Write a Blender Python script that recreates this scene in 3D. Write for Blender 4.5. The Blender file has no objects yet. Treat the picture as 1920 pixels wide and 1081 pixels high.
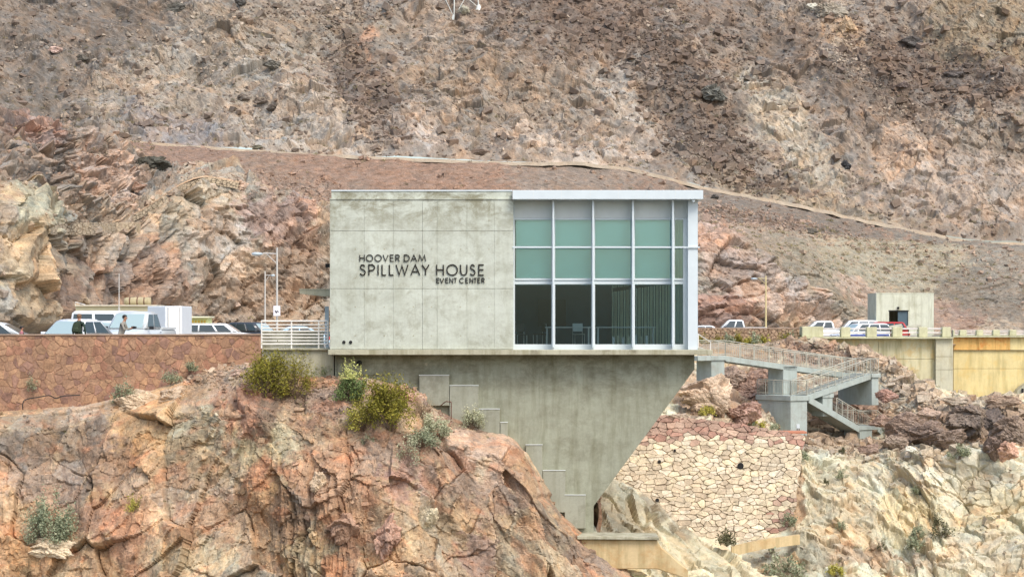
import bpy, bmesh, math, random
import numpy as np
from mathutils import Vector, Matrix
random.seed(7)
rng = np.random.default_rng(7)
R = math.radians
scene = bpy.context.scene
col = scene.collection

# ---------------------------------------------------------------- camera, sky, sun, exposure
F = 4320.0                 # focal length in photograph pixels (1920 wide)
CX, HY = 960.0, 600.0      # horizontal centre and horizon row
cam_d = bpy.data.cameras.new('camera'); cam = bpy.data.objects.new('camera', cam_d); col.objects.link(cam)
cam.location = (0, 0, 0); cam.rotation_euler = (R(90), 0, 0)
cam_d.sensor_width = 36; cam_d.lens = F/1920*36; cam_d.shift_y = (HY-540.5)/1920
cam_d.clip_start = 1; cam_d.clip_end = 4000
scene.camera = cam
world = bpy.data.worlds.new('World'); scene.world = world; world.use_nodes = True
nt = world.node_tree; nt.nodes.clear()
wo = nt.nodes.new('ShaderNodeOutputWorld'); bg = nt.nodes.new('ShaderNodeBackground'); sk = nt.nodes.new('ShaderNodeTexSky')
sk.sky_type = 'NISHITA'; sk.sun_disc = False; sk.sun_elevation = R(52); sk.sun_rotation = R(150)
sk.dust_density = 2.8; sk.air_density = 1.0; sk.ozone_density = 0.6
bg.inputs['Strength'].default_value = 0.15
nt.links.new(sk.outputs[0], bg.inputs[0]); nt.links.new(bg.outputs[0], wo.inputs[0])
sd = bpy.data.lights.new('sun', 'SUN'); sun = bpy.data.objects.new('sun', sd); col.objects.link(sun)
sd.energy = 1.2; sd.angle = R(26); sd.color = (1.0, 0.955, 0.885)
sv = Vector((math.sin(R(150))*math.cos(R(52)), math.cos(R(150))*math.cos(R(52)), math.sin(R(52))))
sun.rotation_euler = (-sv).to_track_quat('-Z', 'Y').to_euler()
scene.view_settings.view_transform = 'Standard'; scene.view_settings.look = 'None'
scene.view_settings.gamma = 1; scene.view_settings.use_curve_mapping = False
scene.view_settings.exposure = 0.82

# ---------------------------------------------------------------- helpers
def at(px, py, Y): return Vector(((px-CX)/F*Y, Y, (HY-py)/F*Y))
def lin(r, g, b):
    f = lambda c: ((c/255+0.055)/1.055)**2.4 if c > 10 else c/255/12.92
    return (f(r), f(g), f(b))
def tag(o, label=None, cat=None, group=None, kind=None):
    if label: o['label'] = label
    if cat: o['category'] = cat
    if group: o['group'] = group
    if kind: o['kind'] = kind
    return o
def thing(name, label, cat, loc=(0, 0, 0), rz=0, group=None):
    o = bpy.data.objects.new(name, None); col.objects.link(o)
    o.location = loc; o.rotation_euler = (0, 0, rz); o.empty_display_size = .2
    return tag(o, label, cat, group)
def link(name, me, parent=None, loc=None, rot=None):
    o = bpy.data.objects.new(name, me); col.objects.link(o)
    if parent:
        o.parent = parent
    if loc is not None: o.location = loc
    if rot is not None: o.rotation_euler = rot
    return o
class MB:
    """collects shapes in one mesh"""
    def __init__(s): s.v = []; s.f = []
    def add(s, vs, fs):
        n = len(s.v); s.v += [tuple(v) for v in vs]; s.f += [tuple(i+n for i in f) for f in fs]; return s
    def box(s, x0, x1, y0, y1, z0, z1):
        return s.add([(x0,y0,z0),(x1,y0,z0),(x1,y1,z0),(x0,y1,z0),(x0,y0,z1),(x1,y0,z1),(x1,y1,z1),(x0,y1,z1)],
                     [(0,3,2,1),(4,5,6,7),(0,1,5,4),(1,2,6,5),(2,3,7,6),(3,0,4,7)])
    def prism(s, lo, hi):
        n = len(lo)
        return s.add(list(lo)+list(hi), [tuple(range(n-1, -1, -1)), tuple(range(n, 2*n))]+[(i, (i+1) % n, n+(i+1) % n, n+i) for i in range(n)])
    def tube(s, a, b, r, r2=None, n=6, caps=True):
        a = Vector(a); b = Vector(b); d = (b-a); r2 = r if r2 is None else r2
        if d.length < 1e-6: return s
        d.normalize(); u = d.orthogonal().normalized(); w = d.cross(u)
        vs = []
        for p, rr in ((a, r), (b, r2)):
            for i in range(n):
                t = 2*math.pi*(i+.5)/n; vs.append(p+u*(math.cos(t)*rr)+w*(math.sin(t)*rr))
        fs = [(i, (i+1) % n, n+(i+1) % n, n+i) for i in range(n)]
        if caps: fs += [tuple(range(n-1, -1, -1)), tuple(range(n, 2*n))]
        return s.add(vs, fs)
    def path(s, pts, r, n=6):
        for a, b in zip(pts, pts[1:]): s.tube(a, b, r, n=n)
        return s
    def lathe(s, prof, centre=(0, 0, 0), n=16, axis='z'):
        vs = []
        for (r, h) in prof:
            for i in range(n):
                t = 2*math.pi*i/n; x, y = r*math.cos(t), r*math.sin(t)
                p = (x, y, h) if axis == 'z' else ((h, x, y) if axis == 'x' else (x, h, y))
                vs.append((p[0]+centre[0], p[1]+centre[1], p[2]+centre[2]))
        fs = []
        for k in range(len(prof)-1):
            for i in range(n): fs.append((k*n+i, k*n+(i+1) % n, (k+1)*n+(i+1) % n, (k+1)*n+i))
        fs.append(tuple(range(n-1, -1, -1))); m = (len(prof)-1)*n; fs.append(tuple(range(m, m+n)))
        return s.add(vs, fs)
    def mesh(s, name, mat, bevel=0, smooth=False, seg=1):
        me = bpy.data.meshes.new(name); me.from_pydata(s.v, [], s.f); me.update()
        bm = bmesh.new(); bm.from_mesh(me)
        bmesh.ops.recalc_face_normals(bm, faces=bm.faces)
        if bevel: bmesh.ops.bevel(bm, geom=list(bm.edges), offset=bevel, segments=seg, affect='EDGES', clamp_overlap=True)
        if smooth:
            for f in bm.faces: f.smooth = True
        bm.to_mesh(me); bm.free()
        if mat: me.materials.append(mat)
        return me
    def build(s, name, mat, parent=None, bevel=0, smooth=False, seg=1, loc=None, rot=None):
        return link(name, s.mesh(name, mat, bevel, smooth, seg), parent, loc, rot)
def pbox(px0, py0, px1, py1, Y0, Y1, b=None):
    """box whose front face (at distance Y0) spans the given photo rectangle"""
    a = at(px0, py1, Y0); c = at(px1, py0, Y0)
    return (b or MB()).box(a.x, c.x, Y0, Y1, a.z, c.z)

# ---------------------------------------------------------------- materials
def newmat(name):
    m = bpy.data.materials.new(name); m.use_nodes = True
    t = m.node_tree; p = t.nodes['Principled BSDF']; return m, t, p
def N(t, kind, **kw):
    n = t.nodes.new(kind)
    for k, v in kw.items(): setattr(n, k, v)
    return n
def noise(t, vec, scale, detail=4, rough=.55, dist=0):
    n = N(t, 'ShaderNodeTexNoise'); n.inputs['Scale'].default_value = scale; n.inputs['Detail'].default_value = detail
    n.inputs['Roughness'].default_value = rough; n.inputs['Distortion'].default_value = dist
    if vec: t.links.new(vec, n.inputs['Vector'])
    return n.outputs['Fac']
def ramp(t, fac, stops):
    r = N(t, 'ShaderNodeValToRGB'); e = r.color_ramp.elements
    while len(e) > 1: e.remove(e[0])
    e[0].position = stops[0][0]; e[0].color = (*stops[0][1], 1)
    for p, c in stops[1:]:
        k = e.new(p); k.color = (*c, 1)
    t.links.new(fac, r.inputs[0]); return r.outputs[0]
def mix(t, fac, a, b, mode='MIX'):
    m = N(t, 'ShaderNodeMix', data_type='RGBA', blend_type=mode, clamp_factor=True)
    for i, v in ((0, fac), (6, a), (7, b)):
        if isinstance(v, (int, float)): m.inputs[i].default_value = v
        elif isinstance(v, tuple): m.inputs[i].default_value = (*v, 1)
        else: t.links.new(v, m.inputs[i])
    return m.outputs[2]
def mapping(t, scale=(1, 1, 1), rot=(0, 0, 0), src='Object'):
    tc = N(t, 'ShaderNodeTexCoord'); mp = N(t, 'ShaderNodeMapping')
    mp.inputs['Scale'].default_value = scale; mp.inputs['Rotation'].default_value = rot
    t.links.new(tc.outputs[src], mp.inputs[0]); return mp.outputs[0]
def bump(t, p, h, strength=.3, dist=.02):
    b = N(t, 'ShaderNodeBump'); b.inputs['Strength'].default_value = strength; b.inputs['Distance'].default_value = dist
    t.links.new(h, b.inputs['Height']); t.links.new(b.outputs[0], p.inputs['Normal'])
def g(v): return (v, v, v)
def plain(name, c, rough=.5, metal=0, var=.08, scale=3, bmp=0):
    m, t, p = newmat(name); v = mapping(t)
    n = noise(t, v, scale, 5)
    cc = mix(t, 1.0, c, ramp(t, n, [(.3, g(1-var)), (.7, g(1+var))]), 'MULTIPLY')
    t.links.new(cc, p.inputs['Base Color']); p.inputs['Roughness'].default_value = rough; p.inputs['Metallic'].default_value = metal
    if bmp: bump(t, p, noise(t, v, scale*8, 3), bmp, .01)
    return m
def rockmat(name, s=1.0, bs=.5, streak=None, k=1.0):
    q = lambda x: g(1+(x-1)*k)
    """colour from the 'Col' attribute of the rock, broken by fine grain"""
    m, t, p = newmat(name); v = mapping(t)
    a = N(t, 'ShaderNodeAttribute', attribute_name='Col')
    v2 = mapping(t, scale=streak[0], rot=streak[1]) if streak else v
    n1 = noise(t, v2, 1.3*s, 9, .72, .05); n2 = noise(t, v, 7*s, 4, .75); n3 = noise(t, v2, .55*s, 6, .7, .2)
    c = mix(t, 1.0, a.outputs['Color'], ramp(t, n1, [(.28, q(.52)), (.45, q(.9)), (.58, q(1.06)), (.75, q(1.5))]), 'MULTIPLY')
    c = mix(t, 1.0, c, ramp(t, n2, [(.3, q(.62)), (.5, g(1.0)), (.72, q(1.38))]), 'MULTIPLY')
    c = mix(t, 1.0, c, ramp(t, n3, [(.3, (1.07, .97, .88)), (.5, g(1.0)), (.7, (.95, 1.0, 1.03))]), 'MULTIPLY')
    t.links.new(c, p.inputs['Base Color']); p.inputs['Roughness'].default_value = .95
    p.inputs['Specular IOR Level'].default_value = .2
    bump(t, p, n2, bs, .12/s); return m
M = {}
M['rock_near'] = rockmat('near_rock', 1.6, .5, ((1, 1, .55), (0, R(25), 0)), .8)
M['rock_mid'] = rockmat('mid_rock', 1.0, .6)
M['rock_far'] = rockmat('far_rock', .7, .45, None, .6)
M['rock_pale'] = rockmat('pale_rock', 1.0, .45, None, .48)

def concrete(name, c, stain=(.2, .17, .1), top=None, streak=.5, rough=.85, stain_amt=.5):
    m, t, p = newmat(name); v = mapping(t); vs = mapping(t, scale=(1, 1, .12))
    n = noise(t, v, .7, 8, .75, .15); ns = noise(t, vs, 2.6, 6, .65); nf = noise(t, v, 14, 4, .7)
    cc = mix(t, 1.0, c, ramp(t, n, [(.3, g(.86)), (.7, g(1.08))]), 'MULTIPLY')
    cc = mix(t, streak, cc, mix(t, 1.0, cc, ramp(t, ns, [(.35, (.66, .64, .55)), (.52, g(1)), (.8, g(1.12))]), 'MULTIPLY'))
    st = ramp(t, noise(t, v, .9, 9, .78, .3), [(.51, g(0)), (.62, g(1))])
    if top:       # weathering band near a height (world z), denser there
        sx = N(t, 'ShaderNodeSeparateXYZ'); t.links.new(v, sx.inputs[0])
        mr = N(t, 'ShaderNodeMapRange'); mr.inputs[1].default_value = top[0]; mr.inputs[2].default_value = top[1]
        mr.inputs[3].default_value = .28; mr.inputs[4].default_value = 1.0
        t.links.new(sx.outputs[2], mr.inputs[0])
        st2 = ramp(t, noise(t, mapping(t, scale=(.8, 1, 1.3)), 1.1, 9, .8, .35), [(.44, g(0)), (.58, g(1))])
        stt = mix(t, mr.outputs[0], mix(t, 1.0, st, g(.55), 'MULTIPLY'), st2)
    else: stt = st
    amt = mix(t, 1.0, stt, g(stain_amt), 'MULTIPLY')
    cc = mix(t, amt, cc, stain)
    cc = mix(t, 1.0, cc, ramp(t, nf, [(.3, g(.93)), (.7, g(1.05))]), 'MULTIPLY')
    t.links.new(cc, p.inputs['Base Color']); p.inputs['Roughness'].default_value = rough
    bump(t, p, nf, .15, .01); return m
# ---------------------------------------------------------------- numpy noise and terrain
def h2(ix, iy, seed):
    x = (ix.astype(np.int64)*374761393 + iy.astype(np.int64)*668265263 + seed*1442695041) & 0xffffffff
    x = ((x ^ (x >> 13))*1274126177) & 0xffffffff
    x = ((x ^ (x >> 16))*2246822519) & 0xffffffff
    return ((x ^ (x >> 15)) & 0xffffff).astype(np.float32)/np.float32(0xffffff)
def vn(x, y, seed=0):
    ix = np.floor(x); iy = np.floor(y); fx = (x-ix); fy = (y-iy)
    ux = fx*fx*fx*(fx*(fx*6-15)+10); uy = fy*fy*fy*(fy*(fy*6-15)+10)
    out = 0
    for dx in (0, 1):
        for dy in (0, 1):
            a = h2(ix+dx, iy+dy, seed)*6.2832
            gx = np.cos(a)*(fx-dx)+np.sin(a)*(fy-dy)
            out = out+gx*(ux if dx else 1-ux)*(uy if dy else 1-uy)
    return out*1.5
def fbm(x, y, o=5, seed=0, gain=.5, ridge=False):
    a = 1.0; s = 0; tot = 0
    for k in range(o):
        n = vn(x*2**k+k*17.3, y*2**k-k*9.1, seed+k*31)
        if ridge: n = 1-2*np.abs(n)
        s = s+a*n; tot += a; a *= gain
    return s/tot
def facets(x, y, seed=0, tilt=.8):
    """broken rock: every cell is a tilted plane.  returns height, distance to the joint, cell id"""
    ix = np.floor(x); iy = np.floor(y)
    d1 = np.full(x.shape, 9., np.float32); d2 = d1.copy(); hh = np.zeros_like(d1); idn = np.zeros_like(d1)
    for dx in (-1, 0, 1):
        for dy in (-1, 0, 1):
            cx_ = ix+dx; cy_ = iy+dy
            px = cx_+h2(cx_, cy_, seed); py = cy_+h2(cx_, cy_, seed+5)
            d = (x-px)**2+(y-py)**2
            r = h2(cx_, cy_, seed+11)
            h = .55*r+tilt*((h2(cx_, cy_, seed+17)-.5)*(x-px)+(h2(cx_, cy_, seed+23)-.5)*(y-py))*2
            near = d < d1
            d2 = np.where(near, d1, np.minimum(d2, d)); hh = np.where(near, h, hh); idn = np.where(near, r, idn); d1 = np.where(near, d, d1)
    return hh, np.sqrt(d2)-np.sqrt(d1), idn
def sstep(a, b, x):
    t = np.clip((x-a)/(b-a), 0, 1); return t*t*(3-2*t)
def inpoly(x, y, poly):
    inside = np.zeros(x.shape, bool); n = len(poly)
    for i in range(n):
        x0, y0 = poly[i]; x1, y1 = poly[(i+1) % n]
        c = ((y0 > y) != (y1 > y)) & (x < (x1-x0)*(y-y0)/((y1-y0) or 1e-9)+x0)
        inside ^= c
    return inside
def boxblur(a, k, axis):
    if k < 1: return a
    pad = [(0, 0)]*a.ndim; pad[axis] = (k+1, k)
    c = np.cumsum(np.pad(a, pad, mode='edge'), axis=axis, dtype=np.float64)
    n = a.shape[axis]
    hi = np.take(c, np.arange(2*k+1, 2*k+1+n), axis=axis); lo = np.take(c, np.arange(0, n), axis=axis)
    return (hi-lo)/(2*k+1)
SURF = {}; SAT = .66; ALB = .84; TINT = np.array([.97, 1.02, .98])
def gridmesh(name, P, C, mat, parent=None, kind='structure', smooth=False):
    nv, nu = P.shape[:2]; me = bpy.data.meshes.new(name)
    idx = np.arange(nv*nu).reshape(nv, nu)
    q = np.stack([idx[1:, :-1], idx[1:, 1:], idx[:-1, 1:], idx[:-1, :-1]], -1).reshape(-1, 4)
    rawmesh(me, P.reshape(-1, 3), q, C.reshape(-1, 3), mat, smooth)
    o = link(name, me, parent)
    if kind: o['kind'] = kind
    return o
def rawmesh(me, V, Fc, C, mat, smooth=False):
    n = Fc.shape[1]
    me.vertices.add(len(V)); me.vertices.foreach_set('co', np.ascontiguousarray(V, np.float32).ravel())
    me.loops.add(Fc.size); me.loops.foreach_set('vertex_index', np.ascontiguousarray(Fc, np.int32).ravel())
    me.polygons.add(len(Fc)); me.polygons.foreach_set('loop_start', np.arange(0, Fc.size, n, dtype=np.int32))
    me.polygons.foreach_set('loop_total', np.full(len(Fc), n, np.int32))
    me.update(calc_edges=True); me.validate()
    if C is not None:
        ca = me.color_attributes.new('Col', 'FLOAT_COLOR', 'POINT')
        ca.data.foreach_set('color', np.concatenate([C, np.ones((len(C), 1))], 1).astype(np.float32).ravel())
    me.polygons.foreach_set('use_smooth', np.full(len(Fc), smooth))
    me.materials.append(mat)
def sheet(name, cols, rows, ures, vres, disp, paintf, mat, blur=(1.2, 1.0), smooth=False):
    """rows: list of (py list or value, Y list or value, v resolution or None) given at the px columns"""
    cols = np.array(cols, float); px = None
    L = []
    for r in rows:
        py = np.broadcast_to(np.array(r[0], float), cols.shape); Y = np.broadcast_to(np.array(r[1], float), cols.shape)
        L.append((py, Y))
    Ym = np.mean([np.mean(l[1]) for l in L])
    nu = int((cols[-1]-cols[0])/F*Ym/ures); u = np.linspace(cols[0], cols[-1], nu)
    RP = []
    for py, Y in L:
        p = np.interp(u, cols, py); y = np.interp(u, cols, Y)
        RP.append(np.stack([(u-CX)/F*y, y, (HY-p)/F*y], -1))
    RP = np.array(RP)                                   # rows x nu x 3
    seg = np.linalg.norm(RP[1:]-RP[:-1], axis=2).mean(1)
    out = []; 
    for k in range(len(RP)-1):
        vr = rows[k][2] if len(rows[k]) > 2 and rows[k][2] else vres
        n = max(2, int(seg[k]/vr)); t = np.linspace(0, 1, n, endpoint=(k == len(RP)-2))[:, None, None]
        out.append(RP[k][None]*(1-t)+RP[k+1][None]*t)
    P = np.concatenate(out, 0)
    bu = int(blur[0]/ures); bv = int(blur[1]/vres)
    for _ in range(2): P = boxblur(boxblur(P, bu, 1), bv, 0)
    du = np.gradient(P, axis=1); dv = np.gradient(P, axis=0)
    Nn = np.cross(dv, du); Nn /= np.linalg.norm(Nn, axis=2, keepdims=True)+1e-9
    flip = np.sign((Nn*(-P)).sum(2)).mean(); Nn = Nn if flip >= 0 else -Nn
    V = np.concatenate([np.zeros((1, P.shape[1])), np.cumsum(np.linalg.norm(P[1:]-P[:-1], axis=2), 0)], 0)
    ul = np.cumsum(np.linalg.norm(P[:, 1:]-P[:, :-1], axis=2).mean(0)); X = np.broadcast_to(np.concatenate([[0], ul])+P[0, 0, 0], P.shape[:2]).copy()
    ppx = CX+F*P[..., 0]/P[..., 1]; ppy = HY-F*P[..., 2]/P[..., 1]
    d, info = disp(X, V, ppx, ppy)
    P2 = P+Nn*d[..., None]
    C = paintf(X, V, ppx, ppy, info)
    o = gridmesh(name, P2, C, mat, smooth=smooth)
    N2 = np.cross(np.gradient(P2, axis=0), np.gradient(P2, axis=1)); N2 /= np.linalg.norm(N2, axis=2, keepdims=True)+1e-9
    if (N2*Nn).sum() < 0: N2 = -N2
    SURF[name] = dict(P=P2, N=N2, px=CX+F*P2[..., 0]/P2[..., 1], py=HY-F*P2[..., 2]/P2[..., 1], C=C, X=X, V=V)
    return o
def surf_at(name, px, py):
    s = SURF[name]; d = (s['px']-px)**2+(s['py']-py)**2
    m = d < max(9., d.min()+1); Yv = np.where(m, s['P'][..., 1], 1e9); i = np.unravel_index(np.argmin(Yv), Yv.shape)
    return Vector(s['P'][i]), Vector(s['N'][i])
def paint(px, py, base, patches, seed, wob=26., wscale=.02, sat=None, alb=None):
    C = np.broadcast_to(np.array(base, float), px.shape+(3,)).copy()
    n1 = fbm(px*wscale, py*wscale, 4, seed); n2 = fbm(px*wscale+50, py*wscale+9, 4, seed+9)
    n3 = fbm(px*.06, py*.075, 5, seed+3, .65)
    qx = px+n1*wob*2; qy = py+n2*wob*2
    for (cx, cy, rx, ry, ang, c, s) in patches:
        a = R(ang); dx = qx-cx; dy = qy-cy
        e = ((dx*math.cos(a)+dy*math.sin(a))/rx)**2+((-dx*math.sin(a)+dy*math.cos(a))/ry)**2
        w = sstep(1.22, .78, np.sqrt(e)+n3*.75)*s
        C = C*(1-w[..., None])+np.array(lin(*c))*w[..., None]
    L = C.mean(-1, keepdims=True)
    return np.clip(L+(C-L)*(sat or SAT), .01, 1)*(alb or ALB)*TINT
def jitter(C, ids, amt=.25, warm=.12):
    b = 1+(ids-.5)*2*amt; w = ((ids*7.77) % 1-.5)*2*warm
    return np.clip(C*np.stack([b*(1+w), b, b*(1-w)], -1), .01, .8)
# angular stone templates: a sphere cut by random planes
def stone_template(seed, sub=1, cuts=9, flat=.75):
    r = np.random.default_rng(seed); bm = bmesh.new(); bmesh.ops.create_icosphere(bm, subdivisions=sub, radius=1)
    v = np.array([x.co[:] for x in bm.verts]); f = np.array([[y.index for y in x.verts] for x in bm.faces]); bm.free()
    n = r.normal(size=(cuts, 3)); n /= np.linalg.norm(n, axis=1, keepdims=True); d = r.uniform(.45, .8, cuts)
    dot = v@n.T; rad = np.where(dot > .05, d/np.maximum(dot, .05), 9).min(1); rad = np.minimum(rad, 1)
    v = v*rad[:, None]*np.array([1, r.uniform(.6, 1), flat*r.uniform(.7, 1)]); return v, f
TEMPL = [stone_template(i, 1) for i in range(6)]
TEMPL0 = [stone_template(20+i, 0 if False else 1, 7) for i in range(1)]
def ico0(seed):
    r = np.random.default_rng(seed); bm = bmesh.new(); bmesh.ops.create_icosphere(bm, subdivisions=1, radius=1)
    bm.free(); bm = bmesh.new(); bmesh.ops.create_cube(bm, size=1.3)
    bmesh.ops.triangulate(bm, faces=bm.faces)
    v = np.array([x.co[:] for x in bm.verts]); f = np.array([[y.index for y in x.verts] for x in bm.faces]); bm.free()
    return v*np.array([1, .8, .65])+r.uniform(-.22, .22, v.shape), f
TEMPL_S = [ico0(i) for i in range(8)]
def rotmats(n, r, tilt=.6):
    a = r.uniform(0, 2*np.pi, n); b = r.uniform(-tilt, tilt, n); c = r.uniform(-tilt, tilt, n)
    ca, sa, cb, sb, cc, sc = np.cos(a), np.sin(a), np.cos(b), np.sin(b), np.cos(c), np.sin(c)
    Z = np.zeros_like(a); O = np.ones_like(a)
    Rz = np.stack([ca, -sa, Z, sa, ca, Z, Z, Z, O], -1).reshape(-1, 3, 3)
    Rx = np.stack([O, Z, Z, Z, cb, -sb, Z, sb, cb], -1).reshape(-1, 3, 3)
    Ry = np.stack([cc, Z, sc, Z, O, Z, -sc, Z, cc], -1).reshape(-1, 3, 3)
    return Rz@Rx@Ry
def scatter(name, sname, n, maskf, size, colf, mat, templ=None, seed=1, sink=.25, power=2.5, tilt=.6, extra=None):
    """loose stones on a terrain sheet, joined in one mesh (nobody could count them)"""
    s = SURF[sname]; r = np.random.default_rng(seed); templ = templ or TEMPL_S
    P = s['P'].reshape(-1, 3); px = s['px'].ravel(); py = s['py'].ravel()
    m = maskf(px, py, s['X'].ravel(), s['V'].ravel()); m = np.where((px > -160) & (px < 2080) & (py > -90) & (py < 1180), m, 0)
    pr = m/m.sum(); I = r.choice(len(P), n, p=pr)
    sz = size[0]*(1-r.random(n))**(-1/power); sz = np.minimum(sz, size[1])
    RM = rotmats(n, r, tilt); Vs = []; Fs = []; Cs = []; off = 0
    colr = colf(px[I], py[I], s['C'].reshape(-1, 3)[I], r, n)
    k = r.integers(0, len(templ), n); str_ = r.uniform(.7, 1.35, (n, 3))
    for j, (tv, tf) in enumerate(templ):
        J = np.where(k == j)[0]
        if not len(J): continue
        v = np.einsum('nij,nvj->nvi', RM[J], tv[None]*str_[J][:, None, :]*sz[J][:, None, None])+P[I[J]][:, None, :]+np.array([0, 0, 1-2*sink])*sz[J][:, None, None]*.4
        f = tf[None]+(np.arange(len(J))*len(tv))[:, None, None]+off
        Vs.append(v.reshape(-1, 3)); Fs.append(f.reshape(-1, 3)); Cs.append(np.repeat(colr[J], len(tv), 0)); off += len(J)*len(tv)
    me = bpy.data.meshes.new(name); rawmesh(me, np.concatenate(Vs), np.concatenate(Fs), np.concatenate(Cs), mat)
    o = link(name, me); tag(o, kind='stuff'); return o
# ---------------------------------------------------------------- terrain
def road_line(px):
    return np.interp(px, [-400, 180, 330, 600, 960, 1080, 1180, 1320, 1500, 1640, 1780, 1850, 1920, 2250],
                     [235, 258, 272, 290, 306, 307, 318, 354, 388, 420, 448, 459, 459, 475])
# --- mountain above the bench road
mcols = list(range(-320, 2260, 60))
rl = road_line(np.array(mcols, float))
prof = np.array(mcols)*0.0
gull = lambda x: np.interp(x, [-300, 0, 450, 700, 960, 1250, 1500, 1750, 1920, 2250], [6, 4, -2, -5, -3, 4, 0, -4, -8, -10])
gm = gull(np.array(mcols, float))
def disp_mountain(X, V, px, py):
    d = fbm(X/26+V/60, V/34, 4, 3)*5.2 + fbm((X+V*.7)/9, (V-X*.3)/15, 5, 5, .55, True)*1.5
    out = sstep(-.08, .22, fbm(X/17+3, V/13, 3, 21))      # where solid rock crops out
    out = np.maximum(out, sstep(260, 140, py)*0)
    for (cx, cy, rx, ry, a, s) in MOUT:
        e = np.sqrt((((px-cx)*math.cos(R(a))+(py-cy)*math.sin(R(a)))/rx)**2+((-(px-cx)*math.sin(R(a))+(py-cy)*math.cos(R(a)))/ry)**2)
        out = np.maximum(out*(1 if s > 0 else (1-sstep(1.3, .7, e))), sstep(1.25, .75, e+fbm(px*.02, py*.02, 2, 8)*.4)*max(s, 0))
    wx = fbm(X/5, V/5, 4, 61)*1.1; wv = fbm(X/5, V/5, 4, 62)*1.1
    a1, e1, i1 = facets((X+V*.55+wx)/3.6, (V-X*.5+wv)/3.0, 41, 1.0)
    a2, e2, i2 = facets((X+V*.4+wx)/1.25, (V-X*.3+wv)/1.3, 42, 1.1)
    a3, e3, i3 = facets((X+wx*.3)/.75, V/.7, 43, 1.2)
    d = d+out*(a1*1.0-sstep(.10, 0, e1)*.2+a2*.26-sstep(.1, 0, e2)*.08)+a3*(.03+.07*out)+(1-out)*a2*.05
    d *= sstep(0, 2.2, V)*.85+.15
    return d, (out, i1, i2, i3)
MOUT = [(1035, 380, 60, 60, 0, 0), (590, 265, 150, 60, 20, .9), (780, 240, 45, 60, 70, 1), (900, 160, 120, 110, 30, 1), (1080, 190, 110, 100, 20, .9),
        (1475, 235, 160, 42, 52, .9), (1080, 280, 110, 45, 5, .9), (1800, 330, 150, 110, 10, 1), (1860, 40, 160, 70, 10, 1), (1560, 20, 50, 40, 0, 1),
        (470, 250, 60, 30, 0, .6), (300, 170, 150, 50, -25, .5), (1370, 260, 60, 190, -42, -1), (660, 170, 40, 120, -25, -1), (1700, 90, 190, 60, 30, -1)]
def col_mountain(X, V, px, py, info):
    out, i1, i2, i3 = info
    base = lin(158, 138, 120)
    pt = [(100, 60, 330, 110, 5, (128, 113, 100), .8), (60, 200, 130, 60, 10, (120, 106, 92), .6), (420, 120, 260, 80, -20, (170, 153, 134), .8),
          (560, 250, 190, 50, 5, (178, 160, 142), .85), (330, 240, 100, 34, 10, (150, 138, 134), .9), (560, 60, 200, 60, 0, (150, 132, 112), .7),
          (780, 250, 60, 60, 60, (190, 168, 150), .9), (700, 180, 60, 130, -25, (128, 108, 94), .6), (900, 170, 130, 100, 20, (158, 136, 114), .8),
          (1080, 270, 130, 50, 5, (190, 166, 145), .85), (1080, 200, 110, 70, 10, (152, 132, 112), .8), (1180, 170, 50, 120, -45, (182, 164, 146), .8),
          (1010, 60, 160, 70, 20, (128, 108, 94), .6), (1150, 60, 150, 60, 20, (128, 104, 88), .7), (1290, 190, 70, 170, -35, (122, 104, 90), .75),
          (1480, 240, 42, 170, -38, (182, 164, 140), .9), (1400, 60, 170, 70, 20, (132, 112, 96), .7), (1620, 190, 60, 120, -40, (132, 112, 96), .75),
          (1770, 130, 190, 60, 20, (126, 106, 92), .8), (1680, 170, 130, 40, 40, (124, 104, 90), .7), (1860, 50, 120, 80, 0, (150, 130, 100), .8), (1585, 70, 34, 34, 0, (190, 150, 105), .6),
          (1800, 330, 150, 110, 0, (176, 152, 132), .85), (1690, 290, 50, 50, 0, (192, 158, 128), .8), (1420, 330, 110, 30, 15, (128, 106, 88), .7), (1500, 370, 220, 16, 14, (166, 146, 118), .7),
          (1870, 260, 120, 40, 10, (150, 132, 112), .6), (690, 65, 14, 20, 0, (205, 150, 110), .7)]
    C = paint(px, py, base, pt, 77, 16, .018)
    C = C*1.10*(1-.08*(1-out[..., None]))
    s = sstep(.1, .5, fbm(X/3, V/5, 4, 91))[..., None]; C = C*(1-s*.35)+C*np.array([.62, .58, .5])*s*.35+0
    C = jitter(C, i1, .13, .05); C = jitter(C, i2, .12, .05); C = jitter(C, i3, .13, .04)
    return C*np.array([1.03, .985, .97])
mrows = [(rl+4, 299.3, .3), (rl, 301), (rl*.62+55, 313), (rl*.28+50, 328+gm*.6), (0+0*rl, 346+gm, .25), (-150+0*rl, 374+gm, 1.2), (-430+0*rl, 432, 2.0), (-700, 500)]
sheet('mountain', mcols, mrows, .2, .17, disp_mountain, col_mountain, M['rock_far'], (3, 2))
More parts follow.
